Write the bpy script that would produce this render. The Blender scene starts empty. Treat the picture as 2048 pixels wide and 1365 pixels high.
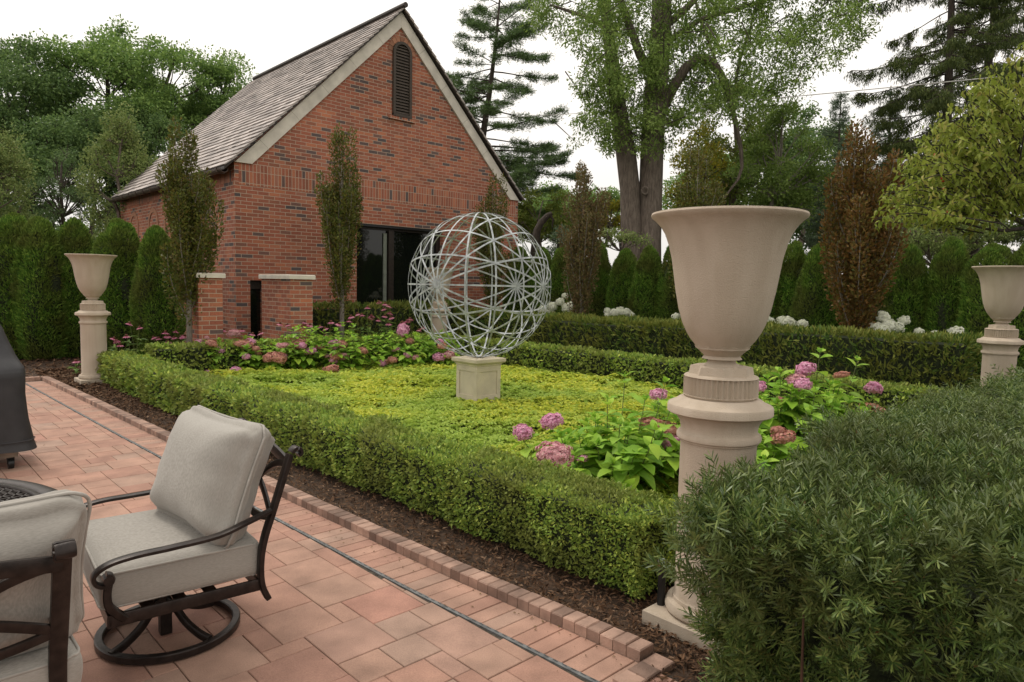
import bpy, math, random
import numpy as np
from mathutils import Vector, Matrix, Euler
R_ = math.radians
sc = bpy.context.scene
col = sc.collection
# ------------------------------------------------------------------ camera maths
F = 1380.; PITCH = R_(4.56); ROLL = 0.020; YAW = R_(46.5); H = 1.6
def ray(px, py):
    x = (px-1024)/F; y = -(py-682.5)/F
    c, s = math.cos(ROLL), math.sin(ROLL)
    x, y = x*c-y*s, x*s+y*c
    cp, sp = math.cos(PITCH), math.sin(PITCH)
    f = cp+y*sp; z = -sp+y*cp
    cy, sy = math.cos(YAW), math.sin(YAW)
    return (f*cy+x*sy, f*sy-x*cy, z)
def G(px, py, h=0.):
    r = ray(px, py); t = (h-H)/r[2]; return np.array((r[0]*t, r[1]*t, h))
def W(px, py, d):
    r = ray(px, py); return np.array((r[0]*d, r[1]*d, H+r[2]*d))
def atV(px, py, v):
    r = ray(px, py); t = v/r[1]; return np.array((r[0]*t, v, H+r[2]*t))
def atU(px, py, u):
    r = ray(px, py); t = u/r[0]; return np.array((u, r[1]*t, H+r[2]*t))
cam = bpy.data.cameras.new('camera'); co = bpy.data.objects.new('camera', cam); col.objects.link(co)
cam.lens = F/2048*36; cam.sensor_width = 36; cam.clip_end = 2000; cam.clip_start = .05
cp, sp, cy, sy = math.cos(PITCH), math.sin(PITCH), math.cos(YAW), math.sin(YAW)
rt = Vector((sy, -cy, 0)); up0 = Vector((sp*cy, sp*sy, cp)); fw = Vector((cp*cy, cp*sy, -sp))
cr, sr = math.cos(ROLL), math.sin(ROLL)
Rx = rt*cr+up0*sr; Ux = up0*cr-rt*sr
co.matrix_world = Matrix(((Rx.x, Ux.x, -fw.x, 0), (Rx.y, Ux.y, -fw.y, 0), (Rx.z, Ux.z, -fw.z, H), (0, 0, 0, 1)))
sc.camera = co
# ------------------------------------------------------------------ mesh helpers
rng = np.random.default_rng(7)
class MB:
    def __init__(s): s.V = []; s.F = []; s.n = 0
    def add(s, V, Fs):
        V = np.asarray(V, float).reshape(-1, 3); s.V.append(V)
        if isinstance(Fs, np.ndarray): s.F.append(Fs+s.n)
        else:
            for k in set(len(f) for f in Fs):
                s.F.append(np.array([f for f in Fs if len(f) == k], int)+s.n)
        s.n += len(V); return s
    def box(s, a, b, bev=0):
        x0, y0, z0 = a; x1, y1, z1 = b
        if bev:
            e = bev
            V = [(x0, y0, z0), (x1, y0, z0), (x1, y1, z0), (x0, y1, z0), (x0, y0, z1-e), (x1, y0, z1-e), (x1, y1, z1-e), (x0, y1, z1-e),
                 (x0+e, y0+e, z1), (x1-e, y0+e, z1), (x1-e, y1-e, z1), (x0+e, y1-e, z1)]
            return s.add(V, [(0, 3, 2, 1), (0, 1, 5, 4), (1, 2, 6, 5), (2, 3, 7, 6), (3, 0, 4, 7), (4, 5, 9, 8), (5, 6, 10, 9), (6, 7, 11, 10), (7, 4, 8, 11), (8, 9, 10, 11)])
        V = [(x0, y0, z0), (x1, y0, z0), (x1, y1, z0), (x0, y1, z0), (x0, y0, z1), (x1, y0, z1), (x1, y1, z1), (x0, y1, z1)]
        return s.add(V, [(0, 3, 2, 1), (4, 5, 6, 7), (0, 1, 5, 4), (1, 2, 6, 5), (2, 3, 7, 6), (3, 0, 4, 7)])
    def prism(s, poly, v0, v1, ax=1):
        """poly of (a,z), extruded from v0 to v1 along axis ax (1: y, 0: x)"""
        n = len(poly)
        V = [((a, v0, z) if ax == 1 else (v0, a, z)) for a, z in poly]+[((a, v1, z) if ax == 1 else (v1, a, z)) for a, z in poly]
        Fs = [tuple(range(n)), tuple(range(2*n-1, n-1, -1))]+[(i, i+n, (i+1) % n+n, (i+1) % n) for i in range(n)]
        return s.add(V, Fs)
    def tube(s, pts, rad, n=8, cap=True, prof=None, up=None, closed=False):
        P = np.asarray(pts, float); m = len(P)
        rad = np.broadcast_to(np.asarray(rad, float), (m,)) if prof is None else np.ones(m)
        if closed: T = np.roll(P, -1, 0)-np.roll(P, 1, 0)
        else: T = np.gradient(P, axis=0)
        T /= np.linalg.norm(T, axis=1)[:, None]+1e-12
        if up is not None:
            N = np.tile(np.asarray(up, float), (m, 1)) if np.ndim(up) == 1 else np.asarray(up, float).copy()
            N -= (N*T).sum(1)[:, None]*T; N /= np.linalg.norm(N, axis=1)[:, None]+1e-12
        else:
            N = np.zeros((m, 3)); a = np.array((0, 0, 1.)) if abs(T[0, 2]) < .9 else np.array((1., 0, 0))
            a = a-a.dot(T[0])*T[0]; a /= np.linalg.norm(a); N[0] = a
            for i in range(1, m):
                a = N[i-1]-N[i-1].dot(T[i])*T[i]; N[i] = a/(np.linalg.norm(a)+1e-12)
        B = np.cross(T, N)
        if prof is None:
            an = np.arange(n)*2*math.pi/n; pr = np.stack((np.cos(an), np.sin(an)), 1)
        else: pr = np.asarray(prof, float); n = len(pr)
        V = P[:, None]+rad[:, None, None]*(pr[None, :, :1]*N[:, None]+pr[None, :, 1:]*B[:, None])
        r = m if closed else m-1
        i = np.arange(r)[:, None]; j = np.arange(n)[None]
        i2 = (i+1) % m; j2 = (j+1) % n
        Fq = np.stack((i*n+j, i*n+j2, i2*n+j2, i2*n+j), -1).reshape(-1, 4)
        k = s.n; s.add(V, Fq)
        if cap and not closed:
            s.F.append(np.array([list(range(n-1, -1, -1))])+k); s.F.append(np.array([[(m-1)*n+q for q in range(n)]])+k)
        return s
    def lathe(s, prof, n=48, c=(0, 0), flute=None):
        """prof: list (r,z); flute=(count,depth,z0,z1)"""
        P = np.asarray(prof, float); m = len(P); an = np.arange(n)*2*math.pi/n
        r = P[:, :1]*np.ones((1, n))
        if flute:
            k, d, z0, z1 = flute
            msk = ((P[:, 1] > z0) & (P[:, 1] < z1))[:, None]
            r = r-msk*d*np.abs(np.sin(an*k/2))[None]
        V = np.stack((c[0]+r*np.cos(an), c[1]+r*np.sin(an), P[:, 1:]*np.ones((1, n))), -1)
        i = np.arange(m-1)[:, None]; j = np.arange(n)[None]; j2 = (j+1) % n
        return s.add(V, np.stack((i*n+j, i*n+j2, (i+1)*n+j2, (i+1)*n+j), -1).reshape(-1, 4))
    def mesh(s, name, mat, smooth=False):
        me = bpy.data.meshes.new(name)
        V = np.concatenate(s.V) if s.V else np.zeros((0, 3))
        me.vertices.add(len(V)); me.vertices.foreach_set('co', V.astype(np.float32).ravel())
        li = np.concatenate([f.ravel() for f in s.F]).astype(np.int32)
        tot = np.concatenate([np.full(len(f), f.shape[1]) for f in s.F])
        st = np.concatenate(([0], np.cumsum(tot)[:-1])).astype(np.int32)
        me.loops.add(len(li)); me.loops.foreach_set('vertex_index', li)
        me.polygons.add(len(tot)); me.polygons.foreach_set('loop_start', st)
        me.update(calc_edges=True)
        me.polygons.foreach_set('use_smooth', np.full(len(tot), bool(smooth)))
        if mat: me.materials.append(mat)
        return me
    def obj(s, name, mat, parent=None, smooth=False, auto=None):
        me = s.mesh(name, mat, smooth)
        if auto:
            me.polygons.foreach_set('use_smooth', np.ones(len(me.polygons), bool))
            me.set_sharp_from_angle(angle=R_(auto))
        o = bpy.data.objects.new(name, me); col.objects.link(o)
        if parent: o.parent = parent
        return o
def tag(o, label=None, cat=None, group=None, kind=None):
    if label: o['label'] = label
    if cat: o['category'] = cat
    if group: o['group'] = group
    if kind: o['kind'] = kind
    return o
def empty(name, loc, label, cat, group=None, rz=0.):
    o = bpy.data.objects.new(name, None); col.objects.link(o)
    o.location = tuple(float(a) for a in loc); o.rotation_euler = (0, 0, rz); o.empty_display_size = .1
    return tag(o, label, cat, group)
def copy_tree(o, parent=None):
    c = o.copy(); col.objects.link(c); c.parent = parent
    for ch in [x for x in o.children]: copy_tree(ch, c)
    return c
def noise(p, freq, seed=0, n=7):
    r = np.random.default_rng(seed+1000); k = r.normal(size=(n, 3))*freq; ph = r.uniform(0, 6.28, n)
    return np.sin(p@k.T+ph).sum(1)/math.sqrt(n)
def unit(v): return v/(np.linalg.norm(v, axis=-1, keepdims=True)+1e-12)
def rnd_unit(n): return unit(rng.normal(size=(n, 3)))
def scatter(mb, T, P, D, N, S):
    """template T=(V,F): y = leaf axis, z = normal. P positions, D axis dirs, N approx normals, S scales"""
    TV, TF = T; P = np.asarray(P, float); n = len(P)
    if n == 0: return
    D = unit(D); X = unit(np.cross(D, N)); Z = np.cross(X, D)
    S = np.broadcast_to(np.asarray(S, float), (n,))[:, None, None]
    V = P[:, None]+S*(TV[None, :, :1]*X[:, None]+TV[None, :, 1:2]*D[:, None]+TV[None, :, 2:]*Z[:, None])
    TF = np.asarray(TF); Fx = (TF[None]+(np.arange(n)*len(TV))[:, None, None]).reshape(-1, TF.shape[1])
    mb.add(V, Fx)
def leafT(w=.5, fold=.12, y0=0.):
    return np.array([(0, y0, 0), (w/2, y0+.45, fold), (0, y0+1, 0), (-w/2, y0+.45, fold)]), np.array([(0, 1, 2), (0, 2, 3)])
def leafBig(w=.6, fold=.1, curve=.35, nseg=4):
    V = []; Fs = []
    ys = np.linspace(0, 1, nseg+1)
    for y in ys:
        ww = w/2*math.sin(math.pi*min(1, y*.93+.07)**.8)*1.0 if y < 1 else .004
        z = -curve*y*y
        V += [(-ww, y, z+fold*ww/w*2), (0, y, z), (ww, y, z+fold*ww/w*2)]
    for i in range(nseg):
        a = 3*i; Fs += [(a, a+1, a+4, a+3), (a+1, a+2, a+5, a+4)]
    return np.array(V, float), np.array(Fs)
# ------------------------------------------------------------------ materials
def newmat(name):
    m = bpy.data.materials.new(name); m.use_nodes = True; nt = m.node_tree; nt.nodes.clear()
    return m, nt, nt.nodes, nt.links
def ramp(nt, stops, fac=None, const=False):
    r = nt.nodes.new('ShaderNodeValToRGB'); cr_ = r.color_ramp
    if const: cr_.interpolation = 'CONSTANT'
    while len(cr_.elements) < len(stops): cr_.elements.new(.5)
    for e, (p, c) in zip(cr_.elements, stops): e.position = p; e.color = (*c, 1)
    if fac is not None: nt.links.new(fac, r.inputs[0])
    return r
def leafmat(name, cols, transl=.3, rough=.5, patch=None, patch_scale=1.5, spec=.35, gain=1.):
    cols = [tuple(min(.9, x*gain) for x in c) for c in cols]
    if patch: patch = tuple(min(.9, x*gain*.9) for x in patch)
    if cols[0][1] > cols[0][0]*1.15:   # greens of late summer lean to olive
        cols = [(c[0]*1.16, c[1], c[2]*.95) for c in cols]
    m, nt, N, L = newmat(name)
    out = N.new('ShaderNodeOutputMaterial'); g = N.new('ShaderNodeNewGeometry')
    k = len(cols); r = ramp(nt, [(i/(k-1) if k > 1 else 0, c) for i, c in enumerate(cols)], g.outputs['Random Per Island'])
    c = r.outputs[0]
    if patch:
        tc = N.new('ShaderNodeTexCoord'); nz = N.new('ShaderNodeTexNoise'); nz.inputs['Scale'].default_value = patch_scale; nz.inputs['Detail'].default_value = 2
        L.new(tc.outputs['Object'], nz.inputs['Vector'])
        mr = N.new('ShaderNodeMapRange'); mr.inputs[1].default_value = .42; mr.inputs[2].default_value = .62; mr.inputs[4].default_value = .75
        L.new(nz.outputs[0], mr.inputs[0])
        mx = N.new('ShaderNodeMix'); mx.data_type = 'RGBA'; L.new(mr.outputs[0], mx.inputs[0]); L.new(c, mx.inputs[6]); mx.inputs[7].default_value = (*patch, 1)
        c = mx.outputs[2]
    b = N.new('ShaderNodeBsdfPrincipled'); L.new(c, b.inputs['Base Color']); b.inputs['Roughness'].default_value = rough
    b.inputs['Specular IOR Level'].default_value = spec*.45
    if transl:
        t = N.new('ShaderNodeBsdfTranslucent'); L.new(c, t.inputs['Color']); ms = N.new('ShaderNodeMixShader'); ms.inputs[0].default_value = transl
        L.new(b.outputs[0], ms.inputs[1]); L.new(t.outputs[0], ms.inputs[2]); L.new(ms.outputs[0], out.inputs[0])
    else: L.new(b.outputs[0], out.inputs[0])
    return m
def plain(name, base, rough=.6, metal=0., var=.15, scale=8., bump=.0, bscale=60., spec=.4, col2=None, island=0.):
    m, nt, N, L = newmat(name)
    out = N.new('ShaderNodeOutputMaterial'); b = N.new('ShaderNodeBsdfPrincipled'); L.new(b.outputs[0], out.inputs[0])
    tc = N.new('ShaderNodeTexCoord'); nz = N.new('ShaderNodeTexNoise'); nz.inputs['Scale'].default_value = scale; nz.inputs['Detail'].default_value = 6
    L.new(tc.outputs['Object'], nz.inputs['Vector'])
    c2 = col2 or tuple(x*(1-var*2) for x in base); c1 = tuple(min(1, x*(1+var)) for x in base)
    r = ramp(nt, [(.3, c2), (.7, c1)], nz.outputs[0]); c = r.outputs[0]
    if island:
        g = N.new('ShaderNodeNewGeometry'); mr = N.new('ShaderNodeMapRange'); mr.inputs[3].default_value = 1-island; mr.inputs[4].default_value = 1+island*.4
        L.new(g.outputs['Random Per Island'], mr.inputs[0])
        mx = N.new('ShaderNodeMix'); mx.data_type = 'RGBA'; mx.blend_type = 'MULTIPLY'; mx.inputs[0].default_value = 1
        L.new(c, mx.inputs[6]); L.new(mr.outputs[0], mx.inputs[7]); c = mx.outputs[2]
    L.new(c, b.inputs['Base Color']); b.inputs['Roughness'].default_value = rough; b.inputs['Metallic'].default_value = metal
    b.inputs['Specular IOR Level'].default_value = spec
    if bump:
        n2 = N.new('ShaderNodeTexNoise'); n2.inputs['Scale'].default_value = bscale; n2.inputs['Detail'].default_value = 5
        L.new(tc.outputs['Object'], n2.inputs['Vector']); bp = N.new('ShaderNodeBump'); bp.inputs['Strength'].default_value = bump; bp.inputs['Distance'].default_value = .01
        L.new(n2.outputs[0], bp.inputs['Height']); L.new(bp.outputs[0], b.inputs['Normal'])
    return m
def brickmat(name, ax, soldier=False, off=0.):
    """ax 0: wall runs along x, 1: along y"""
    m, nt, N, L = newmat(name)
    out = N.new('ShaderNodeOutputMaterial'); b = N.new('ShaderNodeBsdfPrincipled'); L.new(b.outputs[0], out.inputs[0])
    g = N.new('ShaderNodeNewGeometry'); sx = N.new('ShaderNodeSeparateXYZ'); L.new(g.outputs['Position'], sx.inputs[0])
    cb = N.new('ShaderNodeCombineXYZ')
    a = sx.outputs[ax]; z = sx.outputs[2]
    if off:
        ad = N.new('ShaderNodeMath'); ad.inputs[1].default_value = off; L.new(z, ad.inputs[0]); z = ad.outputs[0]
    # slight waviness in the joints
    nz = N.new('ShaderNodeTexNoise'); nz.inputs['Scale'].default_value = 3; L.new(g.outputs['Position'], nz.inputs['Vector'])
    wv = N.new('ShaderNodeMath'); wv.operation = 'MULTIPLY_ADD'; wv.inputs[1].default_value = .012; L.new(nz.outputs[0], wv.inputs[0]); L.new(z, wv.inputs[2]); z = wv.outputs[0]
    if soldier: L.new(z, cb.inputs[0]); L.new(a, cb.inputs[1])
    else: L.new(a, cb.inputs[0]); L.new(z, cb.inputs[1])
    br = N.new('ShaderNodeTexBrick'); L.new(cb.outputs[0], br.inputs[0])
    br.inputs['Color1'].default_value = (0, 0, 0, 1); br.inputs['Color2'].default_value = (1, 1, 1, 1); br.inputs['Mortar'].default_value = (.5, .5, .5, 1)
    br.inputs['Scale'].default_value = 1; br.inputs['Mortar Size'].default_value = .0062; br.inputs['Mortar Smooth'].default_value = .15
    br.inputs['Brick Width'].default_value = .2385; br.inputs['Row Height'].default_value = .0767
    br.offset = .0 if soldier else .5; br.inputs['Bias'].default_value = 0
    stops = [(0, (.085, .07, .07)), (.09, (.13, .085, .075)), (.13, (.25, .10, .062)), (.38, (.27, .092, .058)), (.55, (.34, .115, .068)), (.7, (.29, .10, .062)), (.84, (.40, .145, .078)), (1, (.30, .13, .088))]
    r = ramp(nt, stops, br.outputs['Color'])
    n3 = N.new('ShaderNodeTexNoise'); n3.inputs['Scale'].default_value = 1.1; n3.inputs['Detail'].default_value = 4; L.new(g.outputs['Position'], n3.inputs['Vector'])
    n4 = N.new('ShaderNodeTexNoise'); n4.inputs['Scale'].default_value = 45; n4.inputs['Detail'].default_value = 4; L.new(g.outputs['Position'], n4.inputs['Vector'])
    sm = N.new('ShaderNodeMath'); sm.operation = 'MULTIPLY_ADD'; sm.inputs[1].default_value = .8; L.new(n3.outputs[0], sm.inputs[0]); 
    s2 = N.new('ShaderNodeMath'); s2.operation = 'MULTIPLY_ADD'; s2.inputs[1].default_value = .7; s2.inputs[2].default_value = .3; L.new(n4.outputs[0], s2.inputs[0]); L.new(s2.outputs[0], sm.inputs[2])
    mu = N.new('ShaderNodeMix'); mu.data_type = 'RGBA'; mu.blend_type = 'MULTIPLY'; mu.inputs[0].default_value = 1; L.new(r.outputs[0], mu.inputs[6]); L.new(sm.outputs[0], mu.inputs[7])
    mx = N.new('ShaderNodeMix'); mx.data_type = 'RGBA'; L.new(br.outputs['Fac'], mx.inputs[0]); L.new(mu.outputs[2], mx.inputs[6]); mx.inputs[7].default_value = (.43, .33, .25, 1)
    L.new(mx.outputs[2], b.inputs['Base Color']); b.inputs['Roughness'].default_value = .85; b.inputs['Specular IOR Level'].default_value = .25
    iv = N.new('ShaderNodeMath'); iv.operation = 'SUBTRACT'; L.new(n4.outputs[0], iv.inputs[0]); L.new(br.outputs['Fac'], iv.inputs[1])
    bp = N.new('ShaderNodeBump'); bp.inputs['Distance'].default_value = .006; bp.inputs['Strength'].default_value = .6; L.new(iv.outputs[0], bp.inputs['Height']); L.new(bp.outputs[0], b.inputs['Normal'])
    return m
def barkmat(name, c1, c2, sc_=1.):
    m, nt, N, L = newmat(name)
    out = N.new('ShaderNodeOutputMaterial'); b = N.new('ShaderNodeBsdfPrincipled'); L.new(b.outputs[0], out.inputs[0])
    tc = N.new('ShaderNodeTexCoord'); mp = N.new('ShaderNodeMapping'); mp.inputs['Scale'].default_value = (9*sc_, 9*sc_, 1.6*sc_); L.new(tc.outputs['Object'], mp.inputs[0])
    nz = N.new('ShaderNodeTexNoise'); nz.inputs['Scale'].default_value = 2.2; nz.inputs['Detail'].default_value = 8; nz.inputs['Roughness'].default_value = .7; L.new(mp.outputs[0], nz.inputs['Vector'])
    r = ramp(nt, [(.35, c1), (.65, c2)], nz.outputs[0]); L.new(r.outputs[0], b.inputs['Base Color']); b.inputs['Roughness'].default_value = .9
    bp = N.new('ShaderNodeBump'); bp.inputs['Strength'].default_value = 1; bp.inputs['Distance'].default_value = .05; L.new(nz.outputs[0], bp.inputs['Height']); L.new(bp.outputs[0], b.inputs['Normal'])
    return m
M = {}
M['brickU'] = brickmat('brick_gable', 0); M['brickV'] = brickmat('brick_side', 1)
M['soldU'] = brickmat('brick_soldier_gable', 0, True, -.012); M['soldV'] = brickmat('brick_soldier_side', 1, True, -.012)
M['stone'] = plain('cast_stone', (.49, .41, .325), .9, var=.05, scale=2.2, bump=.35, bscale=170, col2=(.425, .35, .27))
def weather(m):
    nt = m.node_tree; N, L = nt.nodes, nt.links; b = N['Principled BSDF']; src = b.inputs['Base Color'].links[0].from_socket; tc = [n for n in N if n.type == 'TEX_COORD'][0]
    mp = N.new('ShaderNodeMapping'); mp.inputs['Scale'].default_value = (16, 16, 1.1); L.new(tc.outputs['Object'], mp.inputs[0])
    a = N.new('ShaderNodeTexNoise'); a.inputs['Scale'].default_value = 1; a.inputs['Detail'].default_value = 5; L.new(mp.outputs[0], a.inputs['Vector'])
    p = N.new('ShaderNodeTexVoronoi'); p.inputs['Scale'].default_value = 55; L.new(tc.outputs['Object'], p.inputs['Vector'])
    r1 = ramp(nt, [(.38, (.80, .77, .72)), (.6, (1, 1, 1))], a.outputs[0]); r2 = ramp(nt, [(.06, (.62, .58, .54)), (.13, (1, 1, 1))], p.outputs['Distance'])
    c = src
    for r in (r1, r2):
        x = N.new('ShaderNodeMix'); x.data_type = 'RGBA'; x.blend_type = 'MULTIPLY'; x.inputs[0].default_value = .38; L.new(c, x.inputs[6]); L.new(r.outputs[0], x.inputs[7]); c = x.outputs[2]
    L.new(c, b.inputs['Base Color'])
weather(M['stone'])
M['stone2'] = plain('cream_stone', (.56, .49, .36), .85, var=.08, scale=5, bump=.35, bscale=120)
M['limestone'] = plain('limestone_trim', (.62, .57, .49), .85, var=.1, scale=4, bump=.3, bscale=50)
M['dark'] = plain('dark_bronze', (.035, .026, .02), .45, .3, var=.2, scale=20)
M['shutter'] = plain('dark_brown_paint', (.055, .04, .028), .6, var=.1)
M['iron'] = plain('powder_coated_metal', (.030, .022, .019), .36, .45, var=.25, scale=30, bump=.08, bscale=260)
M['galv'] = plain('galvanised_steel', (.42, .445, .45), .6, .15, var=.25, scale=14, bump=.1, bscale=90)
M['copper'] = plain('weathered_copper_gutter', (.12, .085, .07), .5, .5, var=.2, scale=6)
M['glass'] = plain('dark_window_glass', (.006, .008, .006), .04, 0, var=.0, spec=.55)
M['slate'] = plain('roof_slate', (.44, .385, .355), .7, var=.12, scale=6, bump=.4, bscale=40, island=.45, spec=.45)
M['cover'] = plain('charcoal_vinyl_cover', (.030, .029, .031), .55, var=.2, scale=5, bump=.3, bscale=9)
M['black'] = plain('black_plastic', (.012, .012, .012), .4, var=.1)
M['soil'] = plain('soil', (.07, .042, .026), .95, var=.3, scale=14, bump=1., bscale=70)
M['lawn'] = plain('ground_green', (.035, .045, .018), .95, var=.4, scale=1.2, bump=.8, bscale=30)
M['joint'] = plain('paver_joint_sand', (.07, .055, .04), .95, var=.3, scale=30)
M['trunk'] = barkmat('grey_bark', (.085, .064, .048), (.21, .168, .134)); M['trunkd'] = barkmat('dark_bark', (.03, .022, .017), (.08, .06, .045))
M['trunkl'] = barkmat('pale_bark', (.20, .17, .14), (.38, .34, .29), 3.)
def paver_mat():
    m, nt, N, L = newmat('clay_pink_paver'); out = N.new('ShaderNodeOutputMaterial'); b = N.new('ShaderNodeBsdfPrincipled'); L.new(b.outputs[0], out.inputs[0])
    g = N.new('ShaderNodeNewGeometry')
    r = ramp(nt, [(0, (.35, .195, .145)), (.25, (.385, .218, .16)), (.5, (.40, .238, .176)), (.75, (.375, .228, .168)), (.93, (.35, .232, .178)), (1, (.395, .208, .156))], g.outputs['Random Per Island'])
    tc = N.new('ShaderNodeTexCoord'); n1 = N.new('ShaderNodeTexNoise'); n1.inputs['Scale'].default_value = 5; n1.inputs['Detail'].default_value = 5; L.new(tc.outputs['Object'], n1.inputs['Vector'])
    n2 = N.new('ShaderNodeTexNoise'); n2.inputs['Scale'].default_value = 190; n2.inputs['Detail'].default_value = 3; L.new(tc.outputs['Object'], n2.inputs['Vector'])
    mr = N.new('ShaderNodeMapRange'); mr.inputs[1].default_value = .3; mr.inputs[2].default_value = .7; mr.inputs[3].default_value = .72; mr.inputs[4].default_value = 1.12; L.new(n1.outputs[0], mr.inputs[0])
    m2 = N.new('ShaderNodeMapRange'); m2.inputs[1].default_value = .3; m2.inputs[2].default_value = .7; m2.inputs[3].default_value = .85; m2.inputs[4].default_value = 1.12; L.new(n2.outputs[0], m2.inputs[0])
    mm = N.new('ShaderNodeMath'); mm.operation = 'MULTIPLY'; L.new(mr.outputs[0], mm.inputs[0]); L.new(m2.outputs[0], mm.inputs[1])
    mx = N.new('ShaderNodeMix'); mx.data_type = 'RGBA'; mx.blend_type = 'MULTIPLY'; mx.inputs[0].default_value = 1; L.new(r.outputs[0], mx.inputs[6]); L.new(mm.outputs[0], mx.inputs[7])
    L.new(mx.outputs[2], b.inputs['Base Color']); b.inputs['Roughness'].default_value = .8; b.inputs['Specular IOR Level'].default_value = .3
    bp = N.new('ShaderNodeBump'); bp.inputs['Strength'].default_value = .5; bp.inputs['Distance'].default_value = .003; L.new(n2.outputs[0], bp.inputs['Height']); L.new(bp.outputs[0], b.inputs['Normal'])
    return m
M['paver'] = paver_mat()
def fabric_mat():
    m, nt, N, L = newmat('grey_woven_fabric'); out = N.new('ShaderNodeOutputMaterial'); b = N.new('ShaderNodeBsdfPrincipled'); L.new(b.outputs[0], out.inputs[0])
    tc = N.new('ShaderNodeTexCoord'); mp = N.new('ShaderNodeMapping'); mp.inputs['Scale'].default_value = (25, 25, 300); L.new(tc.outputs['Object'], mp.inputs[0])
    n1 = N.new('ShaderNodeTexNoise'); n1.inputs['Scale'].default_value = 3; n1.inputs['Detail'].default_value = 3; L.new(mp.outputs[0], n1.inputs['Vector'])
    n2 = N.new('ShaderNodeTexNoise'); n2.inputs['Scale'].default_value = 4; n2.inputs['Detail'].default_value = 3; L.new(tc.outputs['Object'], n2.inputs['Vector'])
    r = ramp(nt, [(.35, (.275, .255, .225)), (.65, (.345, .32, .285))], n1.outputs[0]); L.new(r.outputs[0], b.inputs['Base Color'])
    b.inputs['Roughness'].default_value = .9; b.inputs['Specular IOR Level'].default_value = .15; b.inputs['Sheen Weight'].default_value = .2
    bp = N.new('ShaderNodeBump'); bp.inputs['Strength'].default_value = .25; bp.inputs['Distance'].default_value = .03; L.new(n2.outputs[0], bp.inputs['Height'])
    b2 = N.new('ShaderNodeBump'); b2.inputs['Strength'].default_value = .3; b2.inputs['Distance'].default_value = .001; L.new(n1.outputs[0], b2.inputs['Height']); L.new(bp.outputs[0], b2.inputs['Normal']); L.new(b2.outputs[0], b.inputs['Normal'])
    return m
M['fabric'] = fabric_mat()
M['piping'] = plain('grey_piping', (.36, .335, .30), .9, var=.1)
M['boxleaf'] = leafmat('boxwood_leaf', [(.045, .085, .018), (.075, .13, .025), (.12, .19, .035), (.085, .15, .03), (.19, .25, .05), (.055, .10, .02)], .25, .42, patch=(.105, .115, .03), patch_scale=2.6, gain=2.3)
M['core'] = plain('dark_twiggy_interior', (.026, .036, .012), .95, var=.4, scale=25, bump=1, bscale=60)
M['yew'] = leafmat('yew_needle', [(.016, .036, .009), (.030, .058, .014), (.052, .088, .022), (.09, .125, .036)], .15, .38, patch=(.050, .062, .018), patch_scale=3.5, spec=.9, gain=2.2)
M['yewtip'] = plain('brown_bud', (.20, .09, .035), .7, var=.3)
M['yewfar'] = leafmat('yew_foliage', [(.02, .045, .01), (.035, .07, .014), (.065, .10, .02), (.10, .12, .03)], .2, .5, patch=(.10, .10, .02), patch_scale=1.7, gain=2.3)
M['arb'] = leafmat('arborvitae_foliage', [(.02, .055, .010), (.04, .095, .014), (.065, .135, .02), (.10, .17, .03)], .2, .6, patch=(.06, .06, .016), patch_scale=1.6, gain=2.15)
M['cover_l'] = leafmat('pachysandra_leaf', [(.50, .56, .06), (.62, .64, .08), (.38, .50, .07), (.68, .66, .10), (.24, .38, .06)], .35, .45, patch=(.36, .52, .10), patch_scale=.8)
M['hyd'] = leafmat('hydrangea_leaf', [(.08, .20, .025), (.13, .27, .03), (.19, .33, .04), (.10, .22, .035), (.24, .38, .05)], .35, .42, gain=1.7)
M['stem'] = plain('green_stem', (.13, .16, .05), .6, var=.2)
M['pink'] = leafmat('pink_floret', [(.72, .29, .48), (.80, .42, .59), (.86, .58, .69), (.68, .26, .45)], .3, .6)
M['tan'] = leafmat('faded_floret', [(.62, .30, .22), (.72, .42, .30), (.60, .22, .24), (.74, .52, .38)], .3, .6)
M['pale'] = leafmat('pale_pink_floret', [(.70, .36, .40), (.78, .50, .50), (.62, .25, .32), (.82, .60, .55)], .3, .6)
M['white'] = leafmat('white_floret', [(.88, .88, .80), (.84, .86, .70), (.9, .9, .85)], .4, .6)
M['cone_p'] = leafmat('coneflower_petal', [(.62, .20, .34), (.74, .34, .42), (.55, .14, .28)], .3, .6)
M['cone_c'] = plain('brown_cone', (.12, .04, .02), .8, var=.3, scale=200)
M['bronze'] = leafmat('bronze_green_leaf', [(.04, .06, .014), (.07, .095, .018), (.085, .07, .02), (.11, .14, .03), (.05, .045, .018), (.065, .11, .02)], .25, .38, spec=.5, gain=1.45)
M['rust'] = leafmat('copper_leaf', [(.13, .065, .02), (.17, .09, .025), (.10, .06, .028), (.13, .12, .03), (.20, .10, .03), (.09, .10, .03)], .25, .4, gain=1.15)
M['rust2'] = leafmat('brown_copper_leaf', [(.13, .085, .04), (.16, .10, .05), (.10, .10, .035), (.18, .13, .055), (.09, .11, .04)], .25, .4, gain=1.2)
M['oak'] = leafmat('oak_leaf', [(.035, .075, .022), (.06, .11, .03), (.09, .15, .04), (.045, .085, .028)], .3, .5, gain=2.8)
M['oak2'] = leafmat('dark_oak_leaf', [(.028, .055, .022), (.045, .085, .028), (.065, .11, .035)], .3, .5, gain=2.6)
M['lightleaf'] = leafmat('silvery_green_leaf', [(.085, .14, .045), (.13, .19, .06), (.10, .16, .05), (.19, .24, .09)], .3, .5, gain=1.5)
M['yellowleaf'] = leafmat('yellow_green_leaf', [(.17, .23, .03), (.30, .30, .04), (.22, .28, .04), (.38, .34, .04)], .35, .5)
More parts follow.
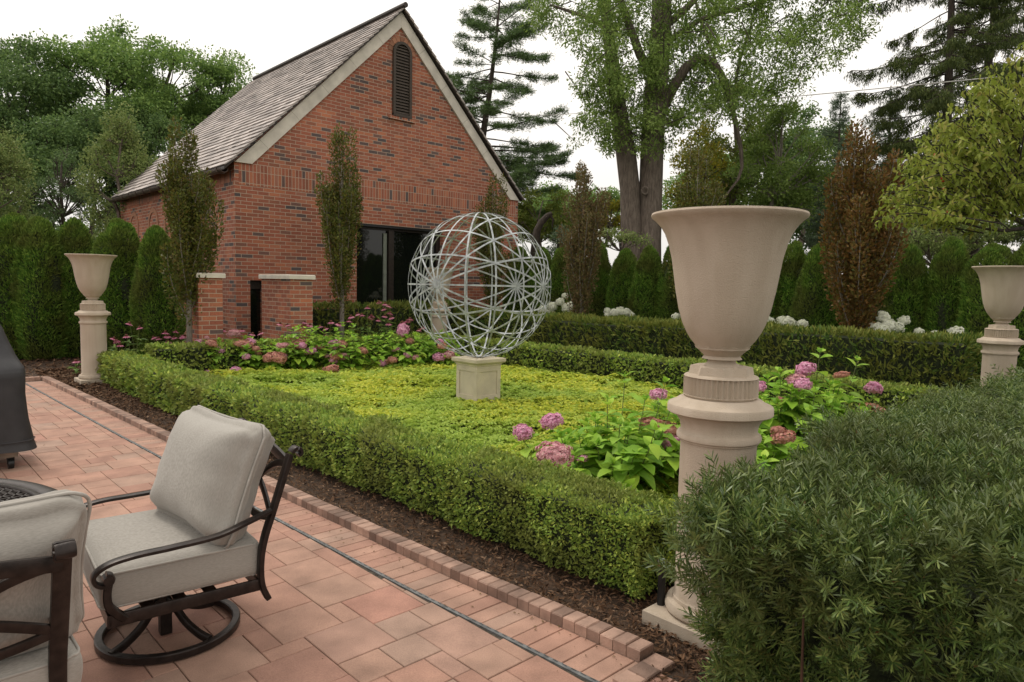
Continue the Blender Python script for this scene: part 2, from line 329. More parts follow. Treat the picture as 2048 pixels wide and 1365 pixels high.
M['fresh'] = leafmat('fresh_green_leaf', [(.10, .17, .03), (.15, .22, .04), (.20, .26, .06)], .35, .5)
M['ash'] = leafmat('ash_leaf', [(.045, .085, .022), (.075, .13, .03), (.11, .17, .045), (.055, .095, .025)], .35, .45, gain=2.3)
M['pine'] = leafmat('pine_needle', [(.028, .055, .022), (.045, .085, .03), (.065, .11, .04)], .15, .5, gain=2.4)
M['spruce'] = leafmat('spruce_needle', [(.02, .035, .012), (.035, .055, .016), (.055, .075, .022)], .15, .6, gain=2.3)
M['blue'] = leafmat('blue_green_needle', [(.04, .075, .045), (.06, .10, .06), (.09, .13, .08)], .15, .6, gain=1.7)
M['dog'] = leafmat('dogwood_leaf', [(.13, .20, .03), (.18, .26, .04), (.24, .31, .06), (.15, .22, .04), (.28, .29, .08)], .35, .4, gain=1.2)
M['berry'] = plain('red_berry', (.45, .02, .015), .3, var=.1)
M['mulch'] = leafmat('bark_chip', [(.035, .018, .010), (.06, .032, .018), (.10, .055, .03), (.045, .024, .014), (.17, .11, .07)], 0, .9, gain=1.5)
# ------------------------------------------------------------------ world and sun
w = bpy.data.worlds.new('World'); sc.world = w; w.use_nodes = True; nt = w.node_tree; nt.nodes.clear()
out = nt.nodes.new('ShaderNodeOutputWorld'); bg = nt.nodes.new('ShaderNodeBackground'); sky = nt.nodes.new('ShaderNodeTexSky')
SUN_AZ = R_(100); SUN_EL = R_(58)
sky.sky_type = 'NISHITA'; sky.sun_disc = False; sky.sun_elevation = SUN_EL; sky.sun_rotation = R_(90)-SUN_AZ; sky.dust_density = 4; sky.air_density = 1.3
hs = nt.nodes.new('ShaderNodeHueSaturation'); hs.inputs['Saturation'].default_value = .0; nt.links.new(sky.outputs[0], hs.inputs['Color'])
# flat overcast: the sky's own brightness evened out toward one bright cloud layer
mxw = nt.nodes.new('ShaderNodeMix'); mxw.data_type = 'RGBA'; mxw.inputs[0].default_value = .82
tcw = nt.nodes.new('ShaderNodeTexCoord'); nzw = nt.nodes.new('ShaderNodeTexNoise'); nzw.inputs['Scale'].default_value = 1.6; nzw.inputs['Detail'].default_value = 5
nt.links.new(tcw.outputs['Generated'], nzw.inputs['Vector'])
rw = ramp(nt, [(.3, (.93, .905, .86)), (.65, (1.08, 1.01, .93))], nzw.outputs[0])
vm = nt.nodes.new('ShaderNodeVectorMath'); vm.operation = 'SCALE'; vm.inputs['Scale'].default_value = 8.6; nt.links.new(rw.outputs[0], vm.inputs[0])
sxw = nt.nodes.new('ShaderNodeSeparateXYZ'); nt.links.new(tcw.outputs['Generated'], sxw.inputs[0])
mrw = nt.nodes.new('ShaderNodeMapRange'); mrw.inputs[1].default_value = 0; mrw.inputs[2].default_value = .42; mrw.inputs[3].default_value = 6.4; mrw.inputs[4].default_value = 9.2; nt.links.new(sxw.outputs[2], mrw.inputs[0]); nt.links.new(mrw.outputs[0], vm.inputs['Scale'])
nt.links.new(hs.outputs[0], mxw.inputs[6]); nt.links.new(vm.outputs[0], mxw.inputs[7]); nt.links.new(mxw.outputs[2], bg.inputs[0])
bg.inputs[1].default_value = .125; nt.links.new(bg.outputs[0], out.inputs[0])
sl = bpy.data.lights.new('sun', 'SUN'); sl.energy = 1.1; sl.angle = R_(14); sl.color = (1, .93, .82); so = bpy.data.objects.new('sun', sl); col.objects.link(so)
sd = Vector((math.cos(SUN_AZ)*math.cos(SUN_EL), math.sin(SUN_AZ)*math.cos(SUN_EL), math.sin(SUN_EL))); so.rotation_euler = (-sd).to_track_quat('-Z', 'Y').to_euler()
sc.view_settings.view_transform = 'Standard'; sc.view_settings.look = 'None'; sc.view_settings.gamma = 1; sc.view_settings.exposure = .32
# ------------------------------------------------------------------ ground, beds, patio
CURB = np.array([(1.63, 2.47), (2.9, 2.39), (5.3, 2.31), (7.9, 2.23), (12.76, 2.11)])   # v, u of the kerb's outer edge
def curb_u(v): return np.interp(v, CURB[:, 0], CURB[:, 1])
def drain_u(v): return curb_u(v)-.345
b = MB(); b.add([(-400, -400, -.02), (600, -400, -.02), (600, 600, -.02), (-400, 600, -.02)], [(0, 1, 2, 3)]); tag(b.obj('ground', M['lawn']), kind='structure')
b = MB(); b.add([(-3, -2, -.012), (13.3, -2, -.012), (13.3, 18, -.012), (-3, 18, -.012)], [(0, 1, 2, 3)]); tag(b.obj('planting_bed', M['soil']), kind='structure')
b = MB(); b.add([(-6, -3, -.004), (2.2, -3, -.004), (2.4, 1.63, -.004), (2.05, 12.76, -.004), (-6, 12.76, -.004)], [(0, 1, 2, 3, 4)]); tag(b.obj('patio_base', M['joint']), kind='structure')
b = MB(); q = .1; g = .0018; occ = {}
rr = random.Random(3)
for j in range(0, 126):
    for i in range(-42, 24):
        if (i, j) in occ: continue
        for (a, c) in (rr.sample([(3, 3), (3, 3), (2, 2)], 3) if rr.random() < .75 else [])+rr.sample([(2, 2), (2, 1), (1, 2)], 3)+[(1, 1)]:
            if all((i+x, j+y) not in occ for x in range(a) for y in range(c)):
                for x in range(a):
                    for y in range(c): occ[(i+x, j+y)] = 1
                x0, x1, y0, y1 = i*q, (i+a)*q, j*q, (j+c)*q
                um = min(drain_u(y0), drain_u(y1))-.0165
                if x0 > um-.02 or y0 > 12.5: break
                dz = rr.uniform(-.0015, .0015)
                b.box((x0+g, y0+g, -.03), (min(x1, um)-g, min(y1, 12.5)-g, .004+dz), .003); break
tag(b.obj('patio', M['paver']), kind='structure')
b = MB(); v = .9
while v < 12.5:   # border course between drain and kerb
    v1 = v+.098; c0, c1 = curb_u(v), curb_u(v1)
    V = [(drain_u(v)+.006, v+g, 0), (c0-.103, v+g, 0), (c1-.103, v1-g, 0), (drain_u(v1)+.006, v1-g, 0)]
    a = np.array(V); lo = a.copy(); lo[:, 2] = -.03; hi = a.copy(); hi[:, 2] = .001; cc = a.mean(0); hi2 = cc+(a-cc)*np.array((.988, .94, 1)); hi2[:, 2] = .0045+rr.uniform(-.001, .001)
    b.add(np.concatenate((lo, hi, hi2)), [(0, 1, 5, 4), (1, 2, 6, 5), (2, 3, 7, 6), (3, 0, 4, 7), (4, 5, 9, 8), (5, 6, 10, 9), (6, 7, 11, 10), (7, 4, 8, 11), (8, 9, 10, 11)])
    v = v1
tag(b.obj('patio_border', M['paver']), kind='structure')
mk = plain('kerb_brick', (.36, .23, .175), .85, var=.2, scale=9, bump=.4, bscale=120, island=.5)
b = MB(); v = 1.66
def quadbrick(b, pts, h, e=.005, z0=-.03):
    a = np.array([(x, y, 0.) for x, y in pts]); lo = a.copy(); lo[:, 2] = z0; hi = a.copy(); hi[:, 2] = h-e; cc = a.mean(0); d = a-cc; hi2 = cc+d*(1-e/np.abs(d).max(0).clip(.01)*np.array((1, 1, 0))); hi2[:, 2] = h
    b.add(np.concatenate((lo, hi, hi2)), [(0, 1, 5, 4), (1, 2, 6, 5), (2, 3, 7, 6), (3, 0, 4, 7), (4, 5, 9, 8), (5, 6, 10, 9), (6, 7, 11, 10), (7, 4, 8, 11), (8, 9, 10, 11)])
while v < 12.7:
    v1 = v+.071; quadbrick(b, [(curb_u(v)-.1, v+.002), (curb_u(v), v+.002), (curb_u(v1), v1-.002), (curb_u(v1)-.1, v1-.002)], .058+rr.uniform(-.002, .002)); v = v1
u = 2.0
while u > -2.5:
    quadbrick(b, [(u-.071, 12.66), (u-.002, 12.66), (u-.002, 12.76), (u-.071, 12.76)], .058); u -= .073
for k in range(3): quadbrick(b, [(2.47-.1*k-.1, 1.552), (2.47-.1*k-.003, 1.552), (2.47-.1*k-.003, 1.652), (2.47-.1*k-.1, 1.652)], .02)
tag(b.obj('kerb', mk), kind='structure')
b = MB(); n = 60; vs = np.linspace(.6, 12.5, n)
b.tube([(drain_u(v)-.0015, v, .003) for v in vs], 1, prof=[(.0008, -.0115), (.0008, .0115), (-.02, .0115), (-.02, -.0115)], up=(0, 0, 1))
dr = b.obj('slot_drain', plain('grey_drain_metal', (.15, .155, .155), .6, .1, var=.25, scale=20)); tag(dr, 'long narrow grey metal slot drain set into the pink patio beside the brick kerb', 'drain')
b = MB()
for v in np.arange(.6, 12.4, .05): b.box((drain_u(v)-.001, v, -.01), (drain_u(v)+.003, v+.027, .0044))
o = b.obj('slots', M['black'], dr); o['kind'] = 'stuff'
# mulch chips
b = MB(); n = 60000
P = np.stack((rng.uniform(2.1, 4.2, n), 1+rng.random(n)**1.6*13, rng.uniform(0, .03, n)), 1)
keep = (P[:, 0] > curb_u(P[:, 1])+.01) | (P[:, 1] > 12.8); P = P[keep & ((P[:, 0] < 3.1) | (P[:, 1] > 12))]
P = np.concatenate((P, np.stack((rng.uniform(-3, 6, 6000), rng.uniform(12.8, 16, 6000), rng.uniform(0, .03, 6000)), 1), np.stack((rng.uniform(2.2, 3.2, 1500), rng.uniform(1.0, 1.6, 1500), rng.uniform(0, .02, 1500)), 1)))
n = len(P); D = rnd_unit(n)*np.array((1, 1, .35)); N_ = rnd_unit(n)*.5+np.array((0, 0, 1)); dist = np.linalg.norm(P, axis=1)
scatter(b, leafT(.28, .05, -.5), P, D, N_, rng.uniform(.015, .05, n)*np.maximum(1, dist/6))
tag(b.obj('wood_mulch', M['mulch']), kind='stuff')
b = MB(); n = 420; P = np.stack((rng.uniform(-.5, 2.1, n), 1.3+rng.random(n)*10.5, np.full(n, .010)), 1); P[: n*2//3, 0] = curb_u(P[: n*2//3, 1])-.105-np.abs(rng.normal(size=n*2//3))*.09
scatter(b, leafT(.4, .12, -.5), P, rnd_unit(n)*np.array((1, 1, .08)), np.tile((0, 0, 1.), (n, 1))+rng.normal(size=(n, 3))*.2, rng.uniform(.006, .022, n)); tag(b.obj('leaf_litter', leafmat('dry_litter', [(.07, .04, .02), (.16, .12, .04), (.11, .06, .03)], 0, .9)), kind='stuff')
# ------------------------------------------------------------------ house
HU0, HU1, HV, EZ = 5.0, 12.07, 12.6, 3.75; AP = (HU0+HU1)/2; AZ = EZ+(AP-HU0); HB = 19.7
house = empty('brick_house', (0, 0, 0), 'red brick gabled house with grey slate roof and dark louvred vent high in its gable', 'house')
def zr(u): return EZ+(min(u, HU1+HU0-u)-HU0)
b = MB(); v0, v1 = HV, HV+.3; WZ0, WZ1, WU0, WU1 = .7, 2.83, 7.5, 9.72; SU0, SU1, SZ0, SZ1 = 5.27, 5.52, .25, 1.61
b.prism([(HU0, 0), (SU0, 0), (SU0, zr(SU0)), (HU0, zr(HU0))], v0, v1)
b.prism([(SU0, 0), (SU1, 0), (SU1, SZ0), (SU0, SZ0)], v0, v1); b.prism([(SU0, SZ1), (SU1, SZ1), (SU1, zr(SU1)), (SU0, zr(SU0))], v0, v1)
b.prism([(SU1, 0), (WU0, 0), (WU0, zr(WU0)), (SU1, zr(SU1))], v0, v1)
b.prism([(WU0, 0), (WU1, 0), (WU1, WZ0), (WU0, WZ0)], v0, v1); b.prism([(WU0, WZ1), (WU1, WZ1), (WU1, zr(WU1)), (AP, AZ), (WU0, zr(WU0))], v0, v1)
b.prism([(WU1, 0), (HU1, 0), (HU1, zr(HU1)), (WU1, zr(WU1))], v0, v1)
def brickobj(b, name, parent):
    me = b.mesh(name, M['brickU']); me.materials.append(M['brickV'])
    for p in me.polygons: p.material_index = 1 if abs(p.normal.x) > .5 else 0
    o = bpy.data.objects.new(name, me); col.objects.link(o); o.parent = parent; return o
brickobj(b, 'wall', house)
b = MB(); b.box((HU0+.002, HV+.3, 0), (HU0+.3, HB, EZ)); b.box((HU1-.3, HV+.3, 0), (HU1-.002, HB, EZ)); b.box((HU0, HB, 0), (HU1, HB+.3, EZ)); b.obj('wall', M['brickV'], house)
b = MB(); b.box((HU0+.08, HV-.004, 3.33), (HU1-.08, HV+.05, 3.72)); b.obj('soldier_course', M['soldU'], house)
b = MB(); b.box((HU0-.004, HV+.1, 3.38), (HU0+.05, HB, 3.6)); b.obj('soldier_course', M['soldV'], house)
b = MB(); cw = .22*math.sqrt(2)   # stone barge coping along both rakes
b.prism([(HU0, EZ-.03), (HU0+cw, EZ-.03), (AP, AZ-cw+.0), (AP, AZ)], HV-.045, HV+.02)
b.prism([(HU1, EZ-.03), (AP+.002, AZ), (AP+.002, AZ-cw), (HU1-cw, EZ-.03)], HV-.045, HV+.02)
cop = b.obj('stone_coping', M['limestone'], house)
jmat = plain('stone_joint', (.22, .19, .16), .9)
for t in np.arange(.45, 3.5, .62):
    for sgn in (1, -1):
        u0 = HU0+t if sgn > 0 else HU1-t; 
        jb = MB(); jb.add([(u0-.003, HV-.047, EZ+t-.02), (u0+.003, HV-.047, EZ+t-.02), (u0+.003+sgn*cw*.5, HV-.047, EZ+t-cw*.5), (u0-.003+sgn*cw*.5, HV-.047, EZ+t-cw*.5)], [(0, 1, 2, 3)]); jb.obj('joint', jmat, cop)
# roof of individual slates
b = MB(); rb = random.Random(5); L_ = (AP-HU0)*math.sqrt(2)+.28; rows = int(L_/.17)+1; expo = L_/rows
for side in (0, 1):
    for r in range(rows):
        s0 = -.28+r*expo; s1 = s0+expo*1.75
        if side and s0 < -.12: continue
        off = rb.uniform(0, .2); v = HV-.14-off
        while v < HB+.3:
            wv = rb.choice((.2, .25, .3, .35)); va, vb = max(v, HV-.14), min(v+wv-.004, HB+.3); v += wv
            if vb-va < .03: continue
            t0 = .045+rb.uniform(0, .006); jg = rb.uniform(-.01, .01)
            pts = []
            for (s, hgt) in ((s0+jg, t0), (s1, .012), (s0+jg, t0-.018), (s1, -.004)):
                c = s/math.sqrt(2); uu = HU0+c-hgt/math.sqrt(2); zz = EZ+.05+c+hgt/math.sqrt(2)
                if uu > AP: zz -= (uu-AP); uu = AP
                if side: uu = 2*AP-uu
                pts += [(uu, va, zz), (uu, vb, zz)]
            b.add(pts, [(0, 1, 3, 2), (4, 6, 7, 5), (0, 4, 5, 1), (0, 2, 6, 4), (1, 5, 7, 3)])
roof = b.obj('roof', M['slate'], house)
b = MB()
for s_ in (0, 1):
    m_ = (lambda u: 2*AP-u) if s_ else (lambda u: u)
    e_ = .05 if s_ else .22; b.prism([(m_(HU0-e_), EZ-e_+.02), (m_(AP), AZ+.02), (m_(AP), AZ+.07), (m_(HU0-e_), EZ-e_+.08)], HV-.11, HB+.28)
b.obj('roof_deck', M['dark'], house)
b = MB(); b.tube([(AP, HV-.2, AZ+.11), (AP, HB+.3, AZ+.11)], .055, 10); b.obj('ridge_cap', M['dark'], house)
b = MB(); an = np.linspace(math.pi, 2*math.pi, 9); pr = [(math.sin(a)*.075, math.cos(a)*.075) for a in an]+[(math.sin(a)*.068, math.cos(a)*.068) for a in an[::-1]]
gz = EZ-.17
b.tube([(HU0-.20, HV-.05, gz), (HU0-.20, HB+.3, gz)], 1, prof=pr, up=(0, 0, 1))
for v in np.arange(HV+.1, HB, .55): b.tube([(HU0-.11, v, gz+.01), (HU0-.13, v, gz-.07), (HU0-.2, v, gz-.082), (HU0-.27, v, gz-.06), (HU0-.28, v, gz+.012)], .01, 5)
gut = b.obj('gutter', M['copper'], house)
b = MB(); b.tube([(HU0-.2, HB+.1, gz-.05), (HU0-.1, HB+.1, gz-.3), (HU0-.08, HB+.1, gz-.5), (HU0-.08, HB+.1, 0)], .045, 8); b.obj('downspout', M['copper'], house)
b = MB(); b.tube([(HU1+.07, HV+.15, gz+.05), (HU1+.05, HV+.15, 0)], .045, 8); b.obj('downspout', M['copper'], house)
# louvre vent
LU0, LU1, LZ0, LZ1 = 8.37, 8.78, 5.16, 6.66; lr = (LU1-LU0)/2; lc = (LU0+LU1)/2
an = np.linspace(0, math.pi, 13); path = [(LU1, LZ0)]+[(lc+lr*math.cos(a), LZ1-lr+lr*math.sin(a)) for a in an]+[(LU0, LZ0)]
lv = MB(); lv.tube([(u, HV-.02, z) for u, z in path], 1, prof=[(-.03, -.03), (.03, -.03), (.03, .03), (-.03, .03)], up=(0, 1, 0)); lv.box((LU0-.03, HV-.06, LZ0-.03), (LU1+.03, HV+.01, LZ0+.03))
lvo = lv.obj('louvre_vent', M['shutter'], house)
b = MB()
for z in np.arange(LZ0+.05, LZ1-.03, .062):
    hw = lr-.03 if z < LZ1-lr else math.sqrt(max(.0004, (lr-.03)**2-(z-LZ1+lr)**2))
    b.add([(lc-hw, HV-.035, z), (lc+hw, HV-.035, z), (lc+hw, HV-.006, z+.05), (lc-hw, HV-.006, z+.05), (lc-hw, HV-.035, z-.008), (lc+hw, HV-.035, z-.008)], [(0, 1, 2, 3), (4, 5, 1, 0)])
b.obj('slats', M['shutter'], lvo)
b = MB(); sv = [(lc+(lr+.002)*math.cos(a), LZ1-lr+(lr+.002)*math.sin(a)) for a in an]
b.prism([(LU0, LZ0)]+[(LU1, LZ0)]+sv[0:], HV-.003, HV+.02); b.obj('vent_backing', M['black'], lvo)
b = MB()
for k in range(9):
    a0, a1 = math.pi*k/9+.015, math.pi*(k+1)/9-.015
    b.prism([(lc+(lr+.035)*math.cos(a0), LZ1-lr+(lr+.035)*math.sin(a0)), (lc+(lr+.14)*math.cos(a0), LZ1-lr+(lr+.14)*math.sin(a0)), (lc+(lr+.14)*math.cos(a1), LZ1-lr+(lr+.14)*math.sin(a1)), (lc+(lr+.035)*math.cos(a1), LZ1-lr+(lr+.035)*math.sin(a1))], HV-.012, HV+.01)
archm = plain('arch_brick', (.36, .17, .10), .85, var=.1, island=.4)
b.obj('brick_arch', archm, house)
b = MB(); b.box((LU0-.12, HV-.05, LZ0-.1), (LU1+.12, HV+.01, LZ0-.035)); b.obj('sill', M['soldU'], house)
# window
wf = MB(); fy0, fy1 = HV+.10, HV+.18
wf.box((WU0, fy0, WZ1-.1), (WU1, fy1, WZ1)); wf.box((WU0, fy0, WZ0), (WU1, fy1, WZ0+.1)); wf.box((WU0, fy0, WZ0+.1), (WU0+.06, fy1, WZ1-.1)); wf.box((WU1-.1, fy0, WZ0+.1), (WU1, fy1, WZ1-.1)); wf.box((8.33, fy0-.02, WZ0+.1), (8.46, fy1, WZ1-.1))
wn = wf.obj('window', M['dark'], house)
b = MB(); b.box((WU0+.06, fy0+.045, WZ0+.1), (WU1-.1, fy0+.06, WZ1-.1)); b.obj('pane', M['glass'], wn)
jm = plain('pale_green_grey', (.17, .19, .15), .6)
for x0, x1 in ((8.22, 8.3), (9.45, 9.53)): b = MB(); b.box((x0, fy0+.015, WZ0+.1), (x1, fy0+.04, WZ1-.16)); b.obj('wall_edge_strip', jm, wn)  # added pale strips before the opaque pane, standing in for interior wall edges
b = MB(); b.box((WU0, HV+.015, WZ1-.05), (WU1, HV+.1, WZ1-.001)); b.obj('steel_lintel', M['black'], house)
wf = MB(); wf.box((SU0, HV+.12, SZ0), (SU0+.035, HV+.2, SZ1)); wf.box((SU0+.035, HV+.12, SZ1-.16), (SU1, HV+.2, SZ1)); wf.box((SU0+.035, HV+.12, SZ0), (SU1, HV+.2, SZ0+.05)); w2 = wf.obj('window', M['dark'], house)
b = MB(); b.box((SU0+.035, HV+.15, SZ0+.05), (SU1, HV+.165, SZ1-.16)); b.obj('pane', M['glass'], w2)
# blind arches on the side wall
for vc in (16.15, 17.3, 18.8):
    b = MB(); rr_ = .32; zc = 2.85
    an = np.linspace(0, math.pi, 15); P = [(vc-rr_, 1.2)]+[(vc-rr_*math.cos(a), zc+rr_*math.sin(a)) for a in an]+[(vc+rr_, 1.2)]
    b.tube([(HU0-.003, v, z) for v, z in P], 1, prof=[(-.012, -.05), (.012, -.05), (.012, .05), (-.012, .05)], up=(1, 0, 0)); b.obj('blind_arch', archm, house)
# real size: courses of this oversize brick are 76 mm, so the drawn unit house is enlarged about its own near corner
KH = 1.12; c0 = np.array((HU0, HV, 1.6)); house.location = (HU0*KH, HV*KH, 1.6)
def _rs(o):
    for ch in o.children:
        me = ch.data; a = np.empty(len(me.vertices)*3, np.float32); me.vertices.foreach_get('co', a); a = (a.reshape(-1, 3)-c0)*KH; me.vertices.foreach_set('co', a.astype(np.float32).ravel()); me.update(); _rs(ch)
_rs(house)
# piers
def pier(u0, u1, va, vb, top, label):
    t = empty('brick_pier', ((u0+u1)/2, (va+vb)/2, 0), label, 'brick pier', 'brick piers flanking the garden gate'); cx, cy_ = (u0+u1)/2, (va+vb)/2
    b = MB(); b.box((u0-cx, va-cy_, 0), (u1-cx, vb-cy_, top-.08))
    me = b.mesh('shaft', M['brickU']); me.materials.append(M['brickV'])
    for p in me.polygons: p.material_index = 1 if abs(p.normal.x) > .5 else 0
    o = bpy.data.objects.new('shaft', me); col.objects.link(o); o.parent = t
    b = MB(); e = .04; b.box((u0-cx-e, va-cy_-e, top-.08), (u1-cx+e, vb-cy_+e, top), .012); b.obj('cap', M['limestone'], t)
    return t
pier(5.66, 6.09, 11.78, 13.0, 1.725, 'brick garden pier with stone cap in front of the narrow dark window')
pier(4.12, 4.52, 11.95, 12.35, 1.715, 'brick garden pier with stone cap half hidden behind the leftmost columnar tree')
b = MB(); b.box((6.5, HV*KH-.11, 1.17), (6.68, HV*KH-.003, 1.64), .01); bx = b.obj('wall_box', plain('tan_painted_metal', (.28, .24, .19), .5), None); tag(bx, 'small tan metal wall box mounted on brick beside the capped pier', 'wall box')
# ------------------------------------------------------------------ urns and pedestals
def make_urn(label, loc):
    t = empty('stone_urn', loc, label, 'urn', 'cast stone urns on round pedestals at the bed corners')
    z0 = 1.105
    bowl = [(.06, 1.285), (.09, 1.2835), (.115, 1.297), (.155, 1.324), (.163, 1.328), (.165, 1.334), (.172, 1.342), (.208, 1.372), (.237, 1.405), (.264, 1.446), (.292, 1.51), (.316, 1.594), (.333, 1.67), (.349, 1.743), (.370, 1.80), (.398, 1.854), (.43, 1.89), (.465, 1.915), (.488, 1.927), (.494, 1.936), (.489, 1.945), (.47, 1.945), (.44, 1.915), (.40, 1.87), (.36, 1.80), (.33, 1.72), (.30, 1.6), (.25, 1.48), (.15, 1.42), (.01, 1.40)]
    k = .345/.494; b = MB(); b.lathe([(r*k if r > .1 else r, z-z0) for r, z in bowl], 72); bo = b.obj('bowl', M['stone'], t, auto=40)
    b = MB()
    for i in range(44):
        a = i*2*math.pi/44; r = .165*k; q_ = r+.012
        b.add([(q_*math.cos(a+d), q_*math.sin(a+d), z) for d, z in ((-.05, .228), (.05, .228), (.05, .238), (-.05, .238))]+[(r*math.cos(a), r*math.sin(a), .233+.0)], [(0, 1, 2, 3)])
    b = MB(); b.lathe([(.0, .098), (.105, .098), (.11, .105), (.108, .13), (.095, .142), (.078, .15), (.064, .162), (.062, .172), (.07, .18), (.0, .181)], 40); 
    for i in range(4):
        a = i*math.pi/2+.2; ca, sa = math.cos(a), math.sin(a)
        def rot(x, y): return (x*ca-y*sa, x*sa+y*ca)
        pts = [(*rot(.05, -.10), .100), (*rot(.135, -.06), .100), (*rot(.135, .06), .100), (*rot(.05, .10), .100), (*rot(.05, -.085), .15), (*rot(.13, -.05), .143), (*rot(.13, .05), .143), (*rot(.05, .085), .15)]
        b.add(pts, [(0, 3, 2, 1), (4, 5, 6, 7), (0, 1, 5, 4), (1, 2, 6, 5), (2, 3, 7, 6), (3, 0, 4, 7)])
    b.obj('foot', M['stone'], t, auto=40)
    b = MB(); b.lathe([(.0, .0), (.160, .0), (.164, .004), (.168, .01), (.168, .012), (.168, .05), (.168, .094), (.168, .096), (.162, .102), (.15, .106), (.0, .106)], 352, flute=(44, .014, .011, .095)); b.obj('fluted_drum', M['stone'], t, auto=25)
    b = MB(); b.lathe([(.24*.484, .225), (.1255, .236), (.121, .238), (.121, .226)], 72, flute=(60, .006, .22, .24)); b.obj('bead_band', M['stone'], bo)
    return t
def make_ped(label, loc):
    t = empty('stone_pedestal', loc, label, 'pedestal', 'round cast stone pedestals at the bed corners')
    b = MB(); b.lathe([(.0, 1.105), (.165, 1.105), (.175, 1.1035), (.19, 1.096), (.205, 1.083), (.222, 1.078), (.234, 1.072), (.238, 1.064), (.238, 1.036), (.232, 1.031), (.205, 1.024), (.195, 1.012), (.186, 1.0), (.178, .985), (.174, .965), (.173, .948), (.176, .943), (.187, .938), (.192, .926), (.190, .913), (.182, .906), (.181, .901), (.174, .898), (.172, .89), (.172, .16), (.176, .15)], 72); b.obj('shaft', M['stone'], t, auto=35)
    b = MB(); b.lathe([(.176, .15), (.18, .146), (.182, .13), (.205, .125), (.215, .105), (.213, .085), (.2, .072), (.19, .07)], 60); b.box((-.23, -.23, 0), (.23, .23, .07), .006); b.obj('plinth', M['stone'], t, auto=35)
    return t
UR = [((2.9, 1.64, 0), 'large foreground', 'standing in the dark yew at right'), ((2.59, 12.0, 0), 'pale', 'at the far left corner of the box hedge'),
      ((9.9, 1.95, 0), 'pale', 'cut off by the right edge beside the tall clipped hedge'), ((9.0, 11.75, 0), 'pale', 'seen through the wire sphere in front of the window')]
uo = po = None
for i, (loc, a, bb) in enumerate(UR):
    lu = [f'biggest stone urn with flared rim, nearest the camera, above the foreground yew', 'cream stone urn at far left in front of the tall arborvitae, beside the patio corner',
          'stone urn cut off by the right edge of the photo beside the clipped yew hedge', 'farthest stone urn, seen through the open metal sphere near the house window'][i]
    lp = ['thick round pedestal carrying the biggest urn, its base hidden by foreground yew', 'slim looking round pedestal at far left where the box hedge turns by the patio',
          'round pedestal at the right edge of the photo behind the yew mass', 'farthest round pedestal, partly seen through the lower left of the metal sphere'][i]
    po = make_ped(lp, loc); uo = make_urn(lu, (loc[0], loc[1], 1.1055))
# ------------------------------------------------------------------ sphere and its pedestal
SU, SV = 5.86, 6.80; SR = .93; SZ = .665+SR+.004
t = empty('square_pedestal', (SU, SV, 0), 'square cream pedestal with recessed panels under the metal sphere', 'pedestal')
b = MB(); hw = .205
b.box((-hw+.012, -hw+.012, .0), (hw-.012, hw-.012, .56))
for sx, sy_ in ((1, 1), (1, -1), (-1, 1), (-1, -1)): b.box((min(sx*hw, sx*(hw-.06)), min(sy_*hw, sy_*(hw-.06)), 0), (max(sx*hw, sx*(hw-.06)), max(sy_*hw, sy_*(hw-.06)), .565))
for s_ in (1, -1):
    for z0, z1 in ((.0, .19), (.50, .565)):
        b.box((-hw+.06, min(s_*hw, s_*(hw-.03)), z0), (hw-.06, max(s_*hw, s_*(hw-.03)), z1)); b.box((min(s_*hw, s_*(hw-.03)), -hw+.06, z0), (max(s_*hw, s_*(hw-.03)), hw-.06, z1))
b.obj('body', M['stone2'], t)
b = MB(); prof = [(.205, .565), (.212, .572), (.215, .585), (.228, .60), (.243, .606), (.25, .616), (.253, .62), (.253, .655), (.247, .662), (.0, .664)]
V = []
for r, z in prof: V += [(-r, -r, z), (r, -r, z), (r, r, z), (-r, r, z)]
Fs = [(4*i+j, 4*i+(j+1) % 4, 4*i+4+(j+1) % 4, 4*i+4+j) for i in range(len(prof)-1) for j in range(4)]
b.add(V, Fs); b.obj('cap', M['stone2'], t)
t = empty('wire_sphere', (SU, SV, SZ), 'open galvanised metal sphere of crossing bands on the square cream pedestal', 'sculpture')
A0 = R_(196); ex = np.array((math.cos(A0), math.sin(A0), 0)); ey = np.array((-math.sin(A0), math.cos(A0), 0)); ez = np.array((0, 0, 1.))
ns = []
for a in range(8):
    c, s = math.cos(a*math.pi/8), math.sin(a*math.pi/8)
    for (p, q_) in ((ex, ey), (ey, ez), (ez, ex)): ns.append(c*p+s*q_)
uniq = []
for n_ in ns:
    if not any(abs(abs(n_.dot(m_))-1) < 1e-6 for m_ in uniq): uniq.append(n_)
for k, n_ in enumerate(uniq):
    a = np.cross(n_, ez if abs(n_[2]) < .9 else ex); a = unit(a); c = np.cross(n_, a); th = np.arange(72)*2*math.pi/72
    rad = SR-.0025*(k % 4); Pp = rad*(np.cos(th)[:, None]*a+np.sin(th)[:, None]*c)
    b = MB(); b.tube(Pp, 1, prof=[(-.002, -.0102), (.002, -.0102), (.002, .0102), (-.002, .0102)], up=unit(Pp), closed=True); b.obj('band', M['galv'], t)
for d in (ex, -ex, ey, -ey):
    b = MB(); a = ez; c = np.cross(d, a); th = np.arange(24)*2*math.pi/24
    for r0, o_ in ((.045, .004),):
        ring = d*(SR+o_)+r0*(np.cos(th)[:, None]*a+np.sin(th)[:, None]*c); b.add(np.concatenate((ring, ring-d*.014)), [tuple(range(24)), tuple(range(47, 23, -1))]+[(i, (i+1) % 24, 24+(i+1) % 24, 24+i) for i in range(24)])
    b.obj('hub_plate', M['galv'], t)
